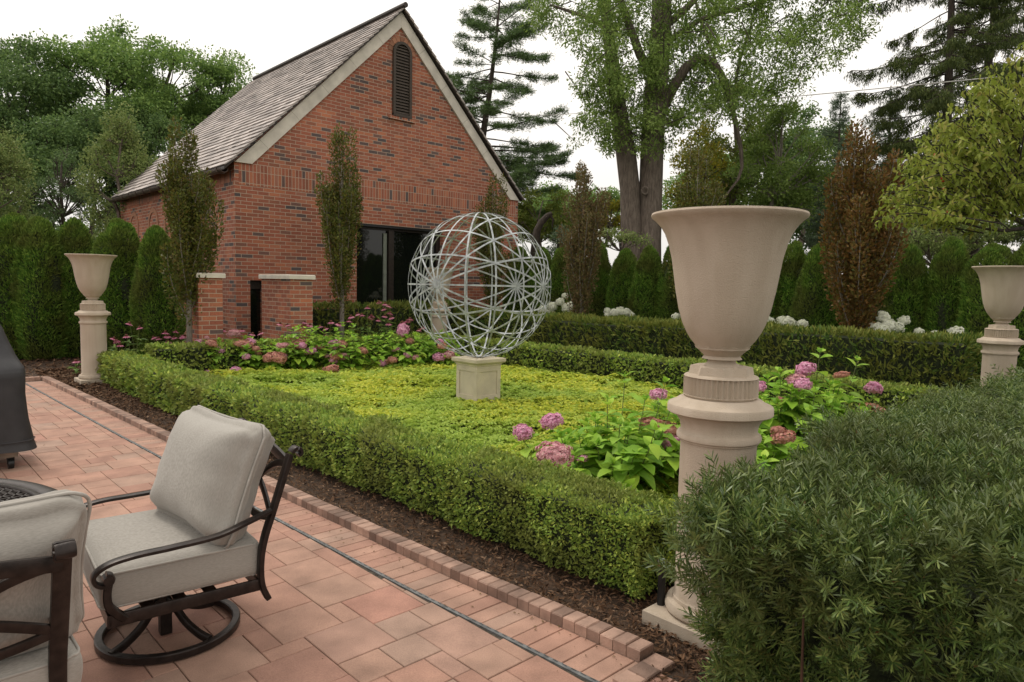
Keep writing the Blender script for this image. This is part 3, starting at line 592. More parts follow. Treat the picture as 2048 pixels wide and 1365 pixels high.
# ------------------------------------------------------------------ hedges
LT = leafT(.55, .1); LN = leafT(.3, .06); LS = leafT(.16, .03)
def resample(path, step=.05):
    P = np.asarray(path, float); d = np.r_[0, np.cumsum(np.linalg.norm(np.diff(P, axis=0), axis=1))]
    s = np.arange(0, d[-1], step); return np.stack([np.interp(s, d, P[:, k]) for k in range(2)], 1), d[-1]
def hedge(name, label, path, w, h, mat, leaf, dens, tpl=LT, bulge=.03, bs=5., near=3.2, undercut=.07, upright=0., group=None, jit=.05, seed=0, hfun=None, cat='hedge'):
    P, L = resample(path); m = len(P)
    T = unit(np.gradient(P, axis=0)); Nn = np.stack((-T[:, 1], T[:, 0]), 1)
    per = 2*(h-.03)+w; n = int(dens*L*per)
    # sides/top
    si = rng.integers(0, m, n); t = rng.random(n)*per; hs_ = h-.03; side = np.where(t < hs_, -1, np.where(t > hs_+w, 1, 0))
    y = np.where(side == -1, -w/2, np.where(side == 1, w/2, t-hs_-w/2)); z = np.where(side == -1, .03+t, np.where(side == 1, h-(t-hs_-w), h))
    # round the shoulders
    r = .06; dy = np.maximum(np.abs(y)-(w/2-r), 0); dz = np.maximum(z-(h-r), 0); q_ = np.hypot(dy, dz); f = np.where(q_ > r, r/np.maximum(q_, 1e-6), 1.)
    ny = np.sign(y)*dy; nz_ = dz; nl = np.hypot(ny, nz_)+1e-9; ny, nz_ = ny/nl, nz_/nl
    y = np.sign(y)*(np.abs(y)-dy+dy*f); z = z-dz+dz*f
    y -= np.sign(y)*(side != 0)*undercut*np.clip(1-z/(h*.5), 0, 1)**2
    c = P[si]+(rng.random(n)[:, None]-.5)*.05*T[si]
    X = np.stack((c[:, 0]+Nn[si, 0]*y, c[:, 1]+Nn[si, 1]*y, z), 1); No = np.stack((Nn[si, 0]*ny, Nn[si, 1]*ny, nz_), 1)
    # ends
    for e, sg in ((0, -1), (m-1, 1)):
        k = int(dens*w*h); yy = rng.uniform(-w/2, w/2, k); zz = rng.uniform(.04, h, k)
        X = np.concatenate((X, np.stack((P[e, 0]+Nn[e, 0]*yy, P[e, 1]+Nn[e, 1]*yy, zz), 1))); No = np.concatenate((No, np.tile((T[e, 0]*sg, T[e, 1]*sg, 0), (k, 1))))
    d = np.linalg.norm(X-np.array((0, 0, H)), axis=1); s = np.maximum(1, d/near); k = rng.random(len(X)) < 1/s**2; X, No, s = X[k], No[k], s[k]; n = len(X)
    if hfun is not None: X[:, 2] *= hfun(X)/h
    X += No*(noise(X, bs, seed)*bulge+noise(X, bs*3.1, seed+5)*bulge*.45-rng.random(n)*jit)[:, None]
    D = No*.8+rnd_unit(n)*.9+np.array((0, 0, .25+upright)); N2 = No+rnd_unit(n)*.8
    t_ = empty(name, (0, 0, 0), label, cat, group)
    c0 = np.array((*P[m//2], 0)); t_.location = tuple(c0)
    b = MB(); scatter(b, tpl, X-c0, D, N2, rng.uniform(.75, 1.25, n)*leaf*s); b.obj('foliage', mat, t_)
    b = MB(); e_ = .055+bulge*.6; hh = np.full(m, h) if hfun is None else hfun(np.c_[P, np.zeros(m)])
    for sg in (0,):
        Vv = []
        for (yy, zz) in ((-w/2+e_+undercut*.8, .0), (-w/2+e_, .5), (-w/2+e_, 1.), (w/2-e_, 1.), (w/2-e_, .5), (w/2-e_-undercut*.8, .0)):
            Vv.append(np.stack((P[:, 0]+Nn[:, 0]*yy-c0[0], P[:, 1]+Nn[:, 1]*yy-c0[1], zz*(hh-e_)+(.0)), 1))
        Vv = np.stack(Vv, 1); sl_ = slice(1, m-1) ; Vv = Vv[sl_]; mm = len(Vv); i = np.arange(mm-1)[:, None]; j = np.arange(5)[None]
        b.add(Vv, np.stack((i*6+j, i*6+j+1, (i+1)*6+j+1, (i+1)*6+j), -1).reshape(-1, 4)); b.F.append(np.array([range(5, -1, -1)])+b.n-6*mm); b.F.append(np.array([range(6*mm-6, 6*mm)])+b.n-6*mm)
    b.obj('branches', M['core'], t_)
    return t_
GB = 'clipped boxwood hedges edging the bed'
hedge('box_hedge', 'long low box hedge running from the left urn to the foreground urn beside the patio', [(2.97, 1.98), (2.93, 4), (2.86, 6), (2.80, 9), (2.83, 11.9)], .46, .47, M['boxleaf'], .021, 11500, bulge=.026, bs=6, near=3.6, group=GB, seed=1)
hedge('box_hedge', 'low box hedge at the back of the bed behind the left hydrangeas, nearest the house', [(3.2, 11.45), (6, 11.3), (8.7, 11.1)], .42, .575, M['boxleaf'], .021, 9000, bulge=.02, near=3.8, group=GB, seed=2)
hedge('box_hedge', 'low box hedge on the right of the bed before the taller yew hedge', [(8.85, 11.2), (9.0, 8), (9.0, 5), (8.9, 3.2), (8.7, 1.9)], .46, .53, M['boxleaf'], .021, 9000, bulge=.02, near=3.8, group=GB, seed=3)
hedge('yew_hedge', 'tall clipped dark yew hedge behind the right box hedge, white blooms rising over it', [(10.35, 12.3), (10.25, 8), (10.3, 4), (10.3, 2.3)], .7, 1.0, M['yewfar'], .045, 3800, tpl=LS if False else LN, bulge=.03, bs=4, near=5, upright=.5, seed=4, hfun=lambda X: .97+.05*np.interp(X[:, 1], (2, 10), (1.3, 0))+.012*noise(X, 1.5, 9))
hedge('yew_hedge', 'clipped dark hedge running under the big dark house window', [(6.4, 13.2), (10.9, 13.2)], .5, 1.10, M['yewfar'], .045, 3200, tpl=LN, bulge=.025, bs=4, near=5, upright=.5, seed=6)
# ground cover
gc = MB(); V = []; Fs = []
for i in range(6):
    a = i*math.pi/3; ca, sa = math.cos(a), math.sin(a)
    for (x, y, z) in ((0, .06, .05), (.24, .55, .03+.05), (0, 1, -.22), (-.24, .55, .03+.05)): V.append((x*ca-y*sa, x*sa+y*ca, z))
    k = 4*i; Fs += [(k, k+1, k+2), (k, k+2, k+3)]
WH = (np.array(V, float), np.array(Fs))
n = 40000; X = np.stack((rng.uniform(3.15, 8.8, n), rng.uniform(1.7, 11.2, n), np.zeros(n)), 1)
d = np.linalg.norm(X-np.array((0, 0, H)), axis=1); s = np.maximum(1, d/6.5); k = (rng.random(n) < 1/s**1.6) & ~((abs(X[:, 0]-SU) < .2) & (abs(X[:, 1]-SV) < .2)); X, s = X[k], s[k]; n = len(X)
X[:, 2] = .115+.028*noise(X, 1.6, 20)+.03*noise(X, 6, 21)+rng.uniform(-.035, .03, n)
Nn_ = np.array((0, 0, 1.))+rng.normal(size=(n, 3))*.33; scatter(gc, WH, X, np.cross(Nn_, rnd_unit(n)), Nn_, rng.uniform(.042, .066, n)*s)
tag(gc.obj('ground_cover', M['cover_l']), kind='stuff')
gb = MB(); gb.add([(3.1, 1.5, .03), (8.9, 1.5, .03), (8.9, 11.4, .03), (3.1, 11.4, .03)], [(0, 1, 2, 3)]); tag(gb.obj('bed_soil', plain('dark_leafy_soil', (.03, .05, .012), .95, var=.3)), kind='structure')  # dark green sheet lying under the ground cover leaves
# ------------------------------------------------------------------ foreground yew
def shootT(nn, nl, nw, seed):
    r = np.random.default_rng(seed); V = []; Fs = []
    for i in range(nn):
        t = .08+.92*i/(nn-1); az = i*2.4+r.uniform(-.3, .3); el = R_(76-38*t+r.uniform(-9, 9)); l = nl*(1-.25*t)*r.uniform(.85, 1.15)
        dd = np.array((math.cos(az)*math.sin(el), math.cos(el), math.sin(az)*math.sin(el))); p = np.array((0, t*.85, 0)); sd_ = unit(np.cross(dd, (r.normal(), r.normal(), r.normal())))*nw/2
        k = len(V); V += [p-sd_*.5, p+sd_*.5, p+dd*l*.72+sd_, p+dd*l, p+dd*l*.72-sd_]; Fs += [(k, k+1, k+2), (k, k+2, k+3), (k, k+3, k+4)]
    return np.array(V), np.array(Fs)
poly = np.array([(2.145, 1.33), (1.985, 1.17), (1.945, 1.0), (2.03, .725), (2.28, .38), (2.75, .0), (9.4, -.6), (9.4, 1.45), (7.8, 1.42), (5.2, 1.56), (3.9, 1.55), (3.15, 1.26), (2.5, 1.30)])
def inpoly(x, y, P):
    c = np.zeros(len(x), bool); j = len(P)-1
    for i in range(len(P)):
        a = (P[i, 1] > y) != (P[j, 1] > y); xx = (P[j, 0]-P[i, 0])*(y-P[i, 1])/(P[j, 1]-P[i, 1]+1e-12)+P[i, 0]; c ^= a & (x < xx); j = i
    return c
def ytop(X): return .84-.012*np.clip(X[:, 0]-2.6, 0, 5)+.05*noise(X*np.array((1, 1, 0)), 4.2, 30)+.022*noise(X*np.array((1, 1, 0)), 11, 31)
tY = empty('yew_bush', (4, .8, 0), 'broad dark foreground yew filling the lower right corner, long needles on upright shoots', 'yew'); cY = np.array((4, .8, 0))
n = 9500; X = np.stack((1.7+7.7*rng.random(n)**1.7, rng.uniform(-.6, 1.6, n), np.zeros(n)), 1); X = X[inpoly(X[:, 0], X[:, 1], poly)]
pd = np.minimum.reduce([np.linalg.norm(X[:, :2, None].transpose(0, 2, 1)-(poly[i]+np.linspace(0, 1, 40)[:, None]*(poly[(i+1) % len(poly)]-poly[i]))[None], axis=2).min(1) for i in range(len(poly))])
X[:, 2] = ytop(X)-.10*np.clip(1-pd/.12, 0, 1)**2-rng.random(len(X))**2*.10; No = np.tile((0, 0, 1.), (len(X), 1))
Xs, Ns = [X], [No]
for i in range(len(poly)):
    a, c = poly[i], poly[(i+1) % len(poly)]; L = np.linalg.norm(c-a); vis = i in (0, 1, 2, 3, 4) or i in (10, 11, 12)
    k = int(L*(450 if i < 5 else (380 if i > 9 else 110))); t = rng.random(k); nrm = np.array((a[1]-c[1], c[0]-a[0]))/L*(1 if True else -1)
    mid = (a+c)/2+nrm*.05
    if inpoly(mid[:1], mid[1:], poly)[0]: nrm = -nrm
    z = rng.uniform(.03, .86, k); p = a+t[:, None]*(c-a); XX = np.c_[p, z]; off = (.10*noise(XX*np.array((1, 1, .6)), 6., 33)+.04*noise(XX, 14., 34)-.085)-.10*np.clip(.5-z, 0, 1)-rng.random(k)*.07
    XX[:, :2] += nrm*off[:, None]; Xs.append(XX); Ns.append(np.tile((*nrm, .0), (k, 1)))
X = np.concatenate(Xs); No = np.concatenate(Ns); d = np.linalg.norm(X-np.array((0, 0, H)), axis=1)
D = No*np.array((.6, .6, .4))+rnd_unit(len(X))*.42+np.array((0, 0, .62)); N2 = rnd_unit(len(X))
b = MB(); tpl = [shootT(40, .29, .034, s_) for s_ in range(4)]; tpl2 = [shootT(18, .31, .048, s_) for s_ in range(3)]
cls = rng.integers(0, 12, len(X)); far = d > 4.2
for k in range(4):
    m_ = (~far) & (cls % 4 == k); scatter(b, tpl[k], X[m_]-cY, D[m_], N2[m_], rng.uniform(.11, .19, m_.sum()))
for k in range(3):
    m_ = far & (cls % 3 == k); scatter(b, tpl2[k], X[m_]-cY, D[m_]*np.array((1, 1, .8)), N2[m_], rng.uniform(.10, .15, m_.sum())*np.clip(d[m_]/6.5, 1, 1.4))
b.obj('foliage', M['yew'], tY)
b = MB(); m_ = np.where((~far) & (rng.random(len(X)) < .10) & (X[:, 2] > .25))[0]
for k in range(3): q_ = m_[k::3]; scatter(b, tpl[k], X[q_]-cY+unit(D[q_])*.035, D[q_]+rnd_unit(len(q_))*.2, N2[q_], rng.uniform(.085, .12, len(q_)))
b.obj('new_growth', leafmat('yew_new_growth', [(.07, .11, .03), (.11, .15, .045), (.15, .17, .065)], .2, .4), tY)
b = MB(); near_ = np.where((~far) & (X[:, 2] > .3))[0]; near_ = rng.choice(near_, 900, replace=False)
scatter(b, leafT(.5, .2), X[near_]-cY+unit(D[near_])*.095, D[near_], N2[near_], rng.uniform(.008, .018, len(near_))); b.obj('bud', M['yewtip'], tY).data.name = 'buds'
b = MB(); cp_ = poly.mean(0); ins = []
cen = np.array((5.2, .75)); core = np.array([(2.34, 1.12), (2.27, 1.06), (2.26, 1.0), (2.36, .84), (2.62, .56), (3.0, .22), (9.3, -.4), (9.3, 1.3), (7.8, 1.28), (5.2, 1.4), (3.9, 1.38), (3.15, 1.12), (2.5, 1.14)])
V = [(x-4, y-.8, .0) for x, y in core]+[(x-4, y-.8, .60) for x, y in core]; k = len(core)
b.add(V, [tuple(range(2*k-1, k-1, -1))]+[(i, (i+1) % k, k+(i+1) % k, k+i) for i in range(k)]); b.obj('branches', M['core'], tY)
stemm = plain('reddish_yew_stem', (.07, .035, .02), .8, var=.3)
for i in range(4):
    e = rng.integers(0, 5); a, c = poly[e], poly[e+1]; p = a+rng.random()*(c-a); q_ = p+(np.array((5.2, .75))-p)*rng.uniform(0.02, .09)
    b = MB(); b.tube([(q_[0]+.03-4, q_[1]-.8, 0), (q_[0]-4, q_[1]-.8, .4), (p[0]-4+rng.uniform(-.03, .03), p[1]-.8+rng.uniform(-.03, .03), rng.uniform(.6, .85))], [.006, .005, .003], 5); b.obj('stem', stemm, tY)
# path light beside the urn
t = empty('garden_light', (2.78, 1.84, 0), 'small black post light between the box hedge end and the yew', 'garden light')
b = MB(); b.lathe([(.0, 0), (.019, 0), (.019, .27), (.0, .271)], 16); b.obj('post', M['black'], t, auto=40)
b = MB(); b.lathe([(.02, .255), (.027, .26), (.027, .288), (.022, .293), (.0, .294)], 20); c_ = b.obj('head', M['black'], t, auto=40)
b = MB(); b.lathe([(.006, .2955), (.014, .2955), (.014, .294)], 18); b.obj('lens', plain('grey_lens', (.35, .38, .38), .3), c_)
# ------------------------------------------------------------------ arborvitae
def arb_mesh(seed, n=24000):
    r = np.random.default_rng(seed); z = r.random(n)**.9; a = r.uniform(0, 6.283, n)
    prof = np.interp(z, (0, .06, .3, .6, .8, .9, .96, 1.), (.62, .85, 1., .92, .74, .55, .34, .04))
    X = np.stack((np.cos(a)*prof, np.sin(a)*prof, z), 1)
    lump = .13*noise(X*np.array((1, 1, 2.6)), 2.8, seed)+.07*noise(X*np.array((1, 1, 2.6)), 7.5, seed+2)
    rad = .40*(1+lump-r.random(n)*.13)
    nrm = np.stack((np.cos(a), np.sin(a), np.interp(z, (0, .6, .85, 1), (0, .15, .7, 2.5))), 1)
    P = np.stack((X[:, 0]*rad, X[:, 1]*rad, z*2.6*(1+lump*.12)), 1)
    D = unit(nrm)*.7+r.normal(size=(n, 3))*.38+np.array((0, 0, .75)); b = MB()
    scatter(b, LN, P, D, unit(nrm)+r.normal(size=(n, 3))*.5, r.uniform(.035, .085, n)); return b.mesh('foliage', M['arb'])
arbs = [arb_mesh(50+i) for i in range(4)]
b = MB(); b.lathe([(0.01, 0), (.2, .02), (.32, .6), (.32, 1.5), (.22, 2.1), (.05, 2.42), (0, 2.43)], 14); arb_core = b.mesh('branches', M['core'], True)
b = MB(); b.tube([(0, 0, -.05), (0, 0, .9)], [.05, .04], 7); arb_tr = b.mesh('trunk', M['trunkd'])
ra = random.Random(11); na = 0
def arb(x, y, h, wd, label, grp):
    global na
    t = empty('arborvitae', (x, y, 0), label, 'arborvitae', grp, ra.uniform(0, 6)); t.scale = (wd/.80, wd/.80, h/2.6)
    for me, nm in ((arbs[na % 4], 'foliage'), (arb_core, 'branches'), (arb_tr, 'trunk')):
        o = bpy.data.objects.new(nm, me); col.objects.link(o); o.parent = t
    na += 1
GL = 'arborvitae columns on the left'; GR = 'row of arborvitae behind the yew hedge'
LL = [(-45, 440, 13.4, 1.1, 'arborvitae cut off at the left edge of the photo, outermost of the left row'), (28, 431, 13.3, 1.0, 'rounded arborvitae near the left edge, left neighbour of the fused pair'), (78, 434, 13.2, .9, 'right half of the fused arborvitae pair near the left edge'),
      (147, 438, 13.7, .95, 'arborvitae directly behind the rim of the left urn'), (236, 446, 13.2, 1.1, 'broad arborvitae just right of the left urn'), (312, 456, 12.6, .8, 'narrow arborvitae between the broad one and the leftmost columnar tree')]
for px, py, d, wd, lb in LL:
    p = W(px, py, d); arb(p[0], p[1], p[2], wd, lb, GL)
RRr = [(1040, 'arborvitae next to the house corner, seen through the metal sphere'), (1085, 'arborvitae behind the right half of the metal sphere'), (1128, 'arborvitae behind the right rim of the metal sphere'), (1200, 'arborvitae just right of the brown columnar beech'), (1252, 'slim arborvitae below the big twin trunks'), (1300, 'arborvitae just left of the big urn rim'), (1352, 'arborvitae half hidden by the left flank of the big urn'),
       (1415, 'arborvitae behind the body of the big urn'), (1478, 'arborvitae hidden mostly by the middle of the big urn'), (1540, 'arborvitae emerging right of the big urn, taller of a tight pair'), (1592, 'arborvitae second to the right of the big urn'), (1642, 'arborvitae behind the left side of the copper columnar tree'),
       (1730, 'arborvitae behind the right side of the copper columnar tree'), (1820, 'free standing looking arborvitae right of the copper columnar tree'), (1905, 'widest looking arborvitae left of the right urn'), (1985, 'arborvitae rising straight behind the right urn'), (2062, 'arborvitae cut by the right edge of the photo')]
for px, lb in RRr:
    py = 492-(px-1130)*.009; p = atU(px, py, 12.6+ra.uniform(-.12, .12)); arb(p[0], p[1], p[2]*ra.uniform(.97, 1.02), ra.uniform(.72, .86), lb, GR)
# ------------------------------------------------------------------ trees
def bend(a, c, k=6, sag=.12, r=None):
    a, c = np.asarray(a, float), np.asarray(c, float); t = np.linspace(0, 1, k)[:, None]; L = np.linalg.norm(c-a)
    j = rnd_unit(1)[0]*L*.06; return a+(c-a)*t+np.array((0, 0, -1))*L*sag*(t*(1-t))*2+j*np.sin(t*math.pi)
def clump_leaves(b, C, Rr, cov, leaf, tpl, flat=.6, droop=0., smax=2.4):
    for c, r in zip(C, Rr):
        n = int(cov*r*r/(leaf*leaf*.28)*5.2); 
        v = rnd_unit(n)*(rng.random(n)[:, None]**.45)*r; v[:, 2] *= flat
        v *= (1+.35*noise(v+c, 2.2/r, 3))[:, None]
        D = unit(v+1e-4)*.5+rnd_unit(n)*.8+np.array((0, 0, -droop)); scatter(b, tpl, v+c, D, rnd_unit(n)+np.array((0, 0, .8)), rng.uniform(.7, 1.3, n)*leaf)
def tree(name, label, cat, base, trunk, C, Rr, leaf, mat, bark, cov=1., tpl=LT, flat=.6, droop=0., group=None, tr=.2, brr=.05, core=True):
    base = np.asarray(base, float); base = np.array((base[0], base[1], 0)); t = empty(name, base, label, cat, group)
    C = np.asarray(C, float); Rr = np.asarray(Rr, float); tk = np.asarray(trunk, float); b = MB()
    rads = np.linspace(tr, tr*.25, len(tk)); b.tube(tk-base, rads, 10)
    for c, r in zip(C, Rr):
        dz = c[2]-tk[:, 2]; ok = np.where(dz > .25*np.linalg.norm((c-tk)[:, :2], axis=1))[0]; i = ok[-1] if len(ok) else 0
        L = np.linalg.norm(c-tk[i]); p = bend(tk[i], c, 6, .10); b.tube(p-base, np.linspace(min(rads[i]*.5, brr*.8+L*.008), .01+brr*.12, 6), 6, cap=False)
        for _ in range(3):
            e = c+rnd_unit(1)[0]*r*.8; b.tube(bend(p[4], e, 4, .05)-base, np.linspace(brr*.35, brr*.1, 4), 5, cap=False)
    b.obj('trunk', bark, t, smooth=True)
    b = MB(); clump_leaves(b, C-base, Rr, cov, leaf, tpl, flat, droop); b.obj('crown', mat, t)
    return t
def auto(name, label, cx, cy_, rx, ry, d, n, rc, leaf, mat, bark=None, cov=1., base=None, shell=.55, group=None, tpl=LT, flat=.65, tr=None, dz=1., cat='tree', topw=1., brr=.05):
    k = d/F; c0 = W(cx, cy_, d); v = rnd_unit(n)*(shell+(1-shell)*rng.random((n, 1))); q_ = v[:, 2]
    wx = np.where(q_ > 0, 1-(1-topw)*q_, 1.)
    C = c0+np.stack((v[:, 0]*rx*k*wx*sy+v[:, 1]*rx*k*dz*wx*cy, -v[:, 0]*rx*k*wx*cy+v[:, 1]*rx*k*dz*wx*sy, v[:, 2]*ry*k), 1)
    C[:, 2] = np.maximum(C[:, 2], rc*k*.6)
    bs = W(cx if base is None else base, 560, d); top = c0.copy(); top[2] = c0[2]+ry*k*.55
    tk = np.linspace(np.array((bs[0], bs[1], 0)), top, 7); tk[1:-1, :2] += rng.normal(size=(5, 2))*.02*top[2]
    return tree(name, label, cat, bs, tk, C, rc*k*rng.uniform(.7, 1.3, n), leaf, mat, bark or M['trunk'], cov, tpl, flat, 0, group, tr or .02*top[2], brr)
GT = 'background trees'
# left woodland
auto('oak_tree', 'wide oak behind the left arborvitae, its crown cut by the left edge', 15, 215, 160, 135, 36, 56, 46, .17, M['oak2'], M['trunkd'], 1.05, group=GT)
auto('oak_tree', 'tall spreading oak with the highest crown left of the house roof', 215, 190, 140, 130, 38, 54, 40, .17, M['oak'], M['trunkd'], .95, group=GT)
auto('oak_tree', 'oak with dark forked limbs showing against white sky, just left of the slate roof', 350, 175, 110, 100, 40, 38, 34, .17, M['oak'], M['trunkd'], .8, base=312, group=GT)
auto('oak_tree', 'smaller lighter oak crown peeping directly above the left roof slope', 455, 190, 65, 70, 42, 22, 28, .17, M['oak'], M['trunkd'], .8, group=GT)
auto('maple_tree', 'dark dense tree filling the gap below the oaks at far left', 60, 350, 120, 110, 32, 34, 36, .15, M['oak2'], M['trunkd'], 1.1, group=GT)
auto('maple_tree', 'dark dense tree behind the soft conifer at left', 190, 330, 110, 100, 34, 30, 36, .15, M['oak2'], M['trunkd'], 1.1, group=GT)
auto('maple_tree', 'dark tree just left of the house eave behind the silvery tree', 300, 320, 80, 110, 36, 24, 32, .15, M['oak2'], M['trunkd'], 1.0, group=GT)
auto('young_tree', 'silvery green young tree with pointed top just left of the house eave', 243, 365, 72, 130, 20, 42, 22, .075, M['lightleaf'], M['trunk'], 1.0, group=GT, flat=1.1, topw=.35)
auto('young_tree', 'silvery green young tree at the left edge above the arborvitae', -5, 370, 75, 120, 20, 36, 24, .075, M['lightleaf'], M['trunk'], 1.0, group=GT, flat=1.1, topw=.35)
auto('conifer_tree', 'soft dark green pine between the two silvery young trees', 125, 375, 60, 90, 22, 34, 20, .11, M['pine'], M['trunkd'], 1.1, tpl=LS, group=GT, topw=.4)
# pine behind the ridge
def W3(l, d): return np.array([W(x, y, d) for x, y in l])
def conifer(label, name, trunkpx, d, brs, leaf, mat, cov, droop, tr, cat='tree', tpl=LS, hang=False, group=GT):
    tk = W3(trunkpx, d); base = np.array((tk[0, 0], tk[0, 1], 0.)); tk = np.concatenate((base[None], tk)); t = empty(name, base, label, cat, group)
    b = MB(); b.tube(tk-base, np.linspace(tr, tr*.15, len(tk)), 9); lv_ = MB()
    zz = tk[:, 2]
    for (z, az, L, rise) in brs:
        p0 = np.array([np.interp(z, zz, tk[:, k]) for k in range(3)]); dr = np.array((math.cos(az), math.sin(az), 0))
        tt = np.linspace(0, 1, 7)[:, None]; p = p0+dr*L*tt+np.array((0, 0, 1))*L*(rise*tt-droop*tt**1.5+droop*.55*tt**4)
        b.tube(p-base, np.linspace(.035, .008, 7)*max(.5, L/3), 5, cap=False)
        nt_ = int(7+L*7)
        for _ in range(nt_):
            s_ = rng.random()**.6*.85+.15; q_ = np.array([np.interp(s_, tt[:, 0], p[:, k]) for k in range(3)]); sd_ = np.array((-dr[1], dr[0], 0))*rng.choice((-1, 1))
            l2 = (1-s_*.6)*L*.35*rng.uniform(.5, 1.); e = q_+sd_*l2*.8+dr*l2*.6+np.array((0, 0, -.1*l2 if not hang else -.45*l2))
            n = int(cov*l2/leaf*17)+6; w_ = rng.random(n)[:, None]; X = q_+(e-q_)*w_+rng.normal(size=(n, 3))*leaf*(.5 if not hang else .4)
            if hang: X[:, 2] -= rng.random(n)*.35*l2; D = np.array((0, 0, -1.))+rng.normal(size=(n, 3))*.45
            else: D = unit(e-q_)*.6+rng.normal(size=(n, 3))*.5+np.array((0, 0, .35))
            scatter(lv_, tpl, X-base, D, rnd_unit(n), rng.uniform(.7, 1.3, n)*leaf)
            b.tube(np.stack((q_, e))-base, [.012, .005], 4, cap=False)
    b.obj('trunk', M['trunkd'], t, smooth=True); lv_.obj('crown', mat, t); return t
d = 30; brs = []
for z in np.arange(4.0, 14.5, .30):
    Lm = np.interp(z, (4, 6.5, 9, 12, 14.8), (3.0, 4.1, 3.3, 2.6, 1.4))
    for _ in range(3): brs.append((z+rng.uniform(-.15, .15), rng.uniform(0, 6.28), Lm*rng.uniform(.55, 1.15), rng.uniform(-.1, .35)))
conifer('tall open pine leaning behind the right slope of the house gable', 'pine_tree', [(955, 400), (966, 270), (980, 180), (992, 80), (1002, -30)], d, brs, .13, M['pine'], 1.0, .2, .22)
# spruces at right
for lbl, tp, d, Lm, cov in (('large dark spruce with drooping branches, left of the two spruces at top right', [(1888, 420), (1893, 250), (1900, 100), (1908, -150), (1912, -330)], 20, 2.4, 1.0), ('dark spruce with the thicker black trunk at top right edge', [(1950, 420), (1968, 200), (1985, 60), (1997, -100), (2005, -330)], 22, 2.7, 1.0)):
    brs = []
    zt = W(tp[-1][0], tp[-1][1], d)[2]
    for z in np.arange(3.5, min(zt, 15), .3):
        for _ in range(3): brs.append((z+rng.uniform(-.15, .15), rng.uniform(0, 6.28), Lm*rng.uniform(.45, 1.15)*np.interp(z, (3, 8, 15), (1.0, 1.05, .7)), rng.uniform(-.15, .15)))
    conifer(lbl, 'spruce_tree', tp, d, brs, .12, M['spruce'], cov, .35, .2, hang=True)
for lbl, tp, d, Lm in (('pointed blue green conifer tip left of the copper columnar tree', [(1672, 480), (1676, 330), (1682, 188)], 30, 1.9), ('small blue green conifer just right of the copper tree tip', [(1775, 460), (1778, 300), (1782, 172)], 26, 1.8), ('low blue green pine behind the yew hedge right of the sphere', [(1118, 500), (1120, 470), (1124, 448)], 19, 1.1)):
    brs = []; z1 = W(*tp[-1], d)[2]; z0 = 1.0
    for z in np.arange(z0, z1-.1, .26):
        for _ in range(4): brs.append((z, rng.uniform(0, 6.28), Lm*(.12+1.0*(1-(z-z0)/(z1-z0)))*rng.uniform(.6, 1.1), rng.uniform(-.1, .3)))
    conifer(lbl, 'conifer_tree', tp, d, brs, .13, M['blue'], 1., .15, .12)
# shrubs and small trees seen through the gap right of the house
auto('shrub_tree', 'bright green leafy tree between the house corner and the brown columnar beech', 1085, 430, 75, 50, 28, 26, 20, .11, M['fresh'], None, 1.0, group=GT)
auto('shrub_tree', 'yellow green small tree left of the big twin trunks', 1212, 440, 42, 48, 26, 18, 17, .11, M['yellowleaf'], None, 1.1, group=GT)
auto('shrub_tree', 'distant rounded green crown above the yellow green small tree', 1200, 405, 50, 25, 45, 14, 16, .16, M['oak'], None, 1.0, group=GT)
auto('shrub', 'twiggy greyish shrub at the foot of the big twin trunks', 1235, 480, 55, 26, 20, 14, 15, .08, M['lightleaf'], None, .7, cat='shrub')
auto('shrub', 'dense green shrub behind the arborvitae right of the twin trunks', 1370, 460, 60, 45, 22, 20, 20, .09, M['fresh'], None, .9, cat='shrub')
auto('birch_tree', 'light green birch with pale slanting stems above the big urn', 1560, 330, 95, 130, 24, 46, 28, .10, M['ash'], M['trunkl'], .85, base=1520, group=GT)
auto('maple_tree', 'mid green tree with olive tints left of the birch, above the big urn rim', 1465, 300, 95, 120, 27, 40, 28, .11, M['fresh'], None, .8, group=GT)
auto('maple_tree', 'dark tree filling the space behind the birch and the copper tree', 1640, 400, 110, 100, 32, 34, 32, .13, M['oak2'], None, 1., group=GT)
auto('maple_tree', 'olive leaved tree just right of the twin trunks', 1395, 350, 60, 90, 25, 22, 24, .11, M['yellowleaf'], M['trunkd'], .5, group=GT)
auto('shrub', 'silvery green shrub behind the arborvitae at right', 1870, 465, 130, 45, 17, 34, 24, .07, M['lightleaf'], None, .9, cat='shrub')
auto('maple_tree', 'dark tree mass under the spruces behind the dogwood', 1880, 390, 140, 75, 28, 34, 34, .13, M['oak2'], None, 1., group=GT)
auto('maple_tree', 'dark green tree at the far right edge behind the dogwood', 2080, 380, 110, 130, 24, 34, 34, .12, M['oak2'], None, 1., group=GT)
for cx_, cy_2, rx_, ry_, d_, mt_, lb in ((1130, 432, 120, 62, 48, 'oak', 'far low tree mass filling the gap between house and twin trunks'), (1430, 390, 110, 105, 46, 'oak', 'far low tree mass hidden behind the big urn rim'), (1590, 345, 100, 145, 44, 'oak2', 'tall far tree mass behind the birch above the big urn'), (1700, 440, 110, 70, 44, 'oak2', 'far low tree mass behind the copper columnar tree'),
        (1880, 450, 130, 80, 42, 'oak2', 'far low tree mass behind the arborvitae at right'), (60, 470, 150, 52, 44, 'oak2', 'far low tree mass behind the arborvitae at far left'), (270, 440, 90, 52, 44, 'oak2', 'far low tree mass just left of the house side wall')):
    auto('far_tree', lb, cx_, cy_2, rx_, ry_, d_, 34, 30, .2, M[mt_], None, 1.1, group=GT, shell=.2)
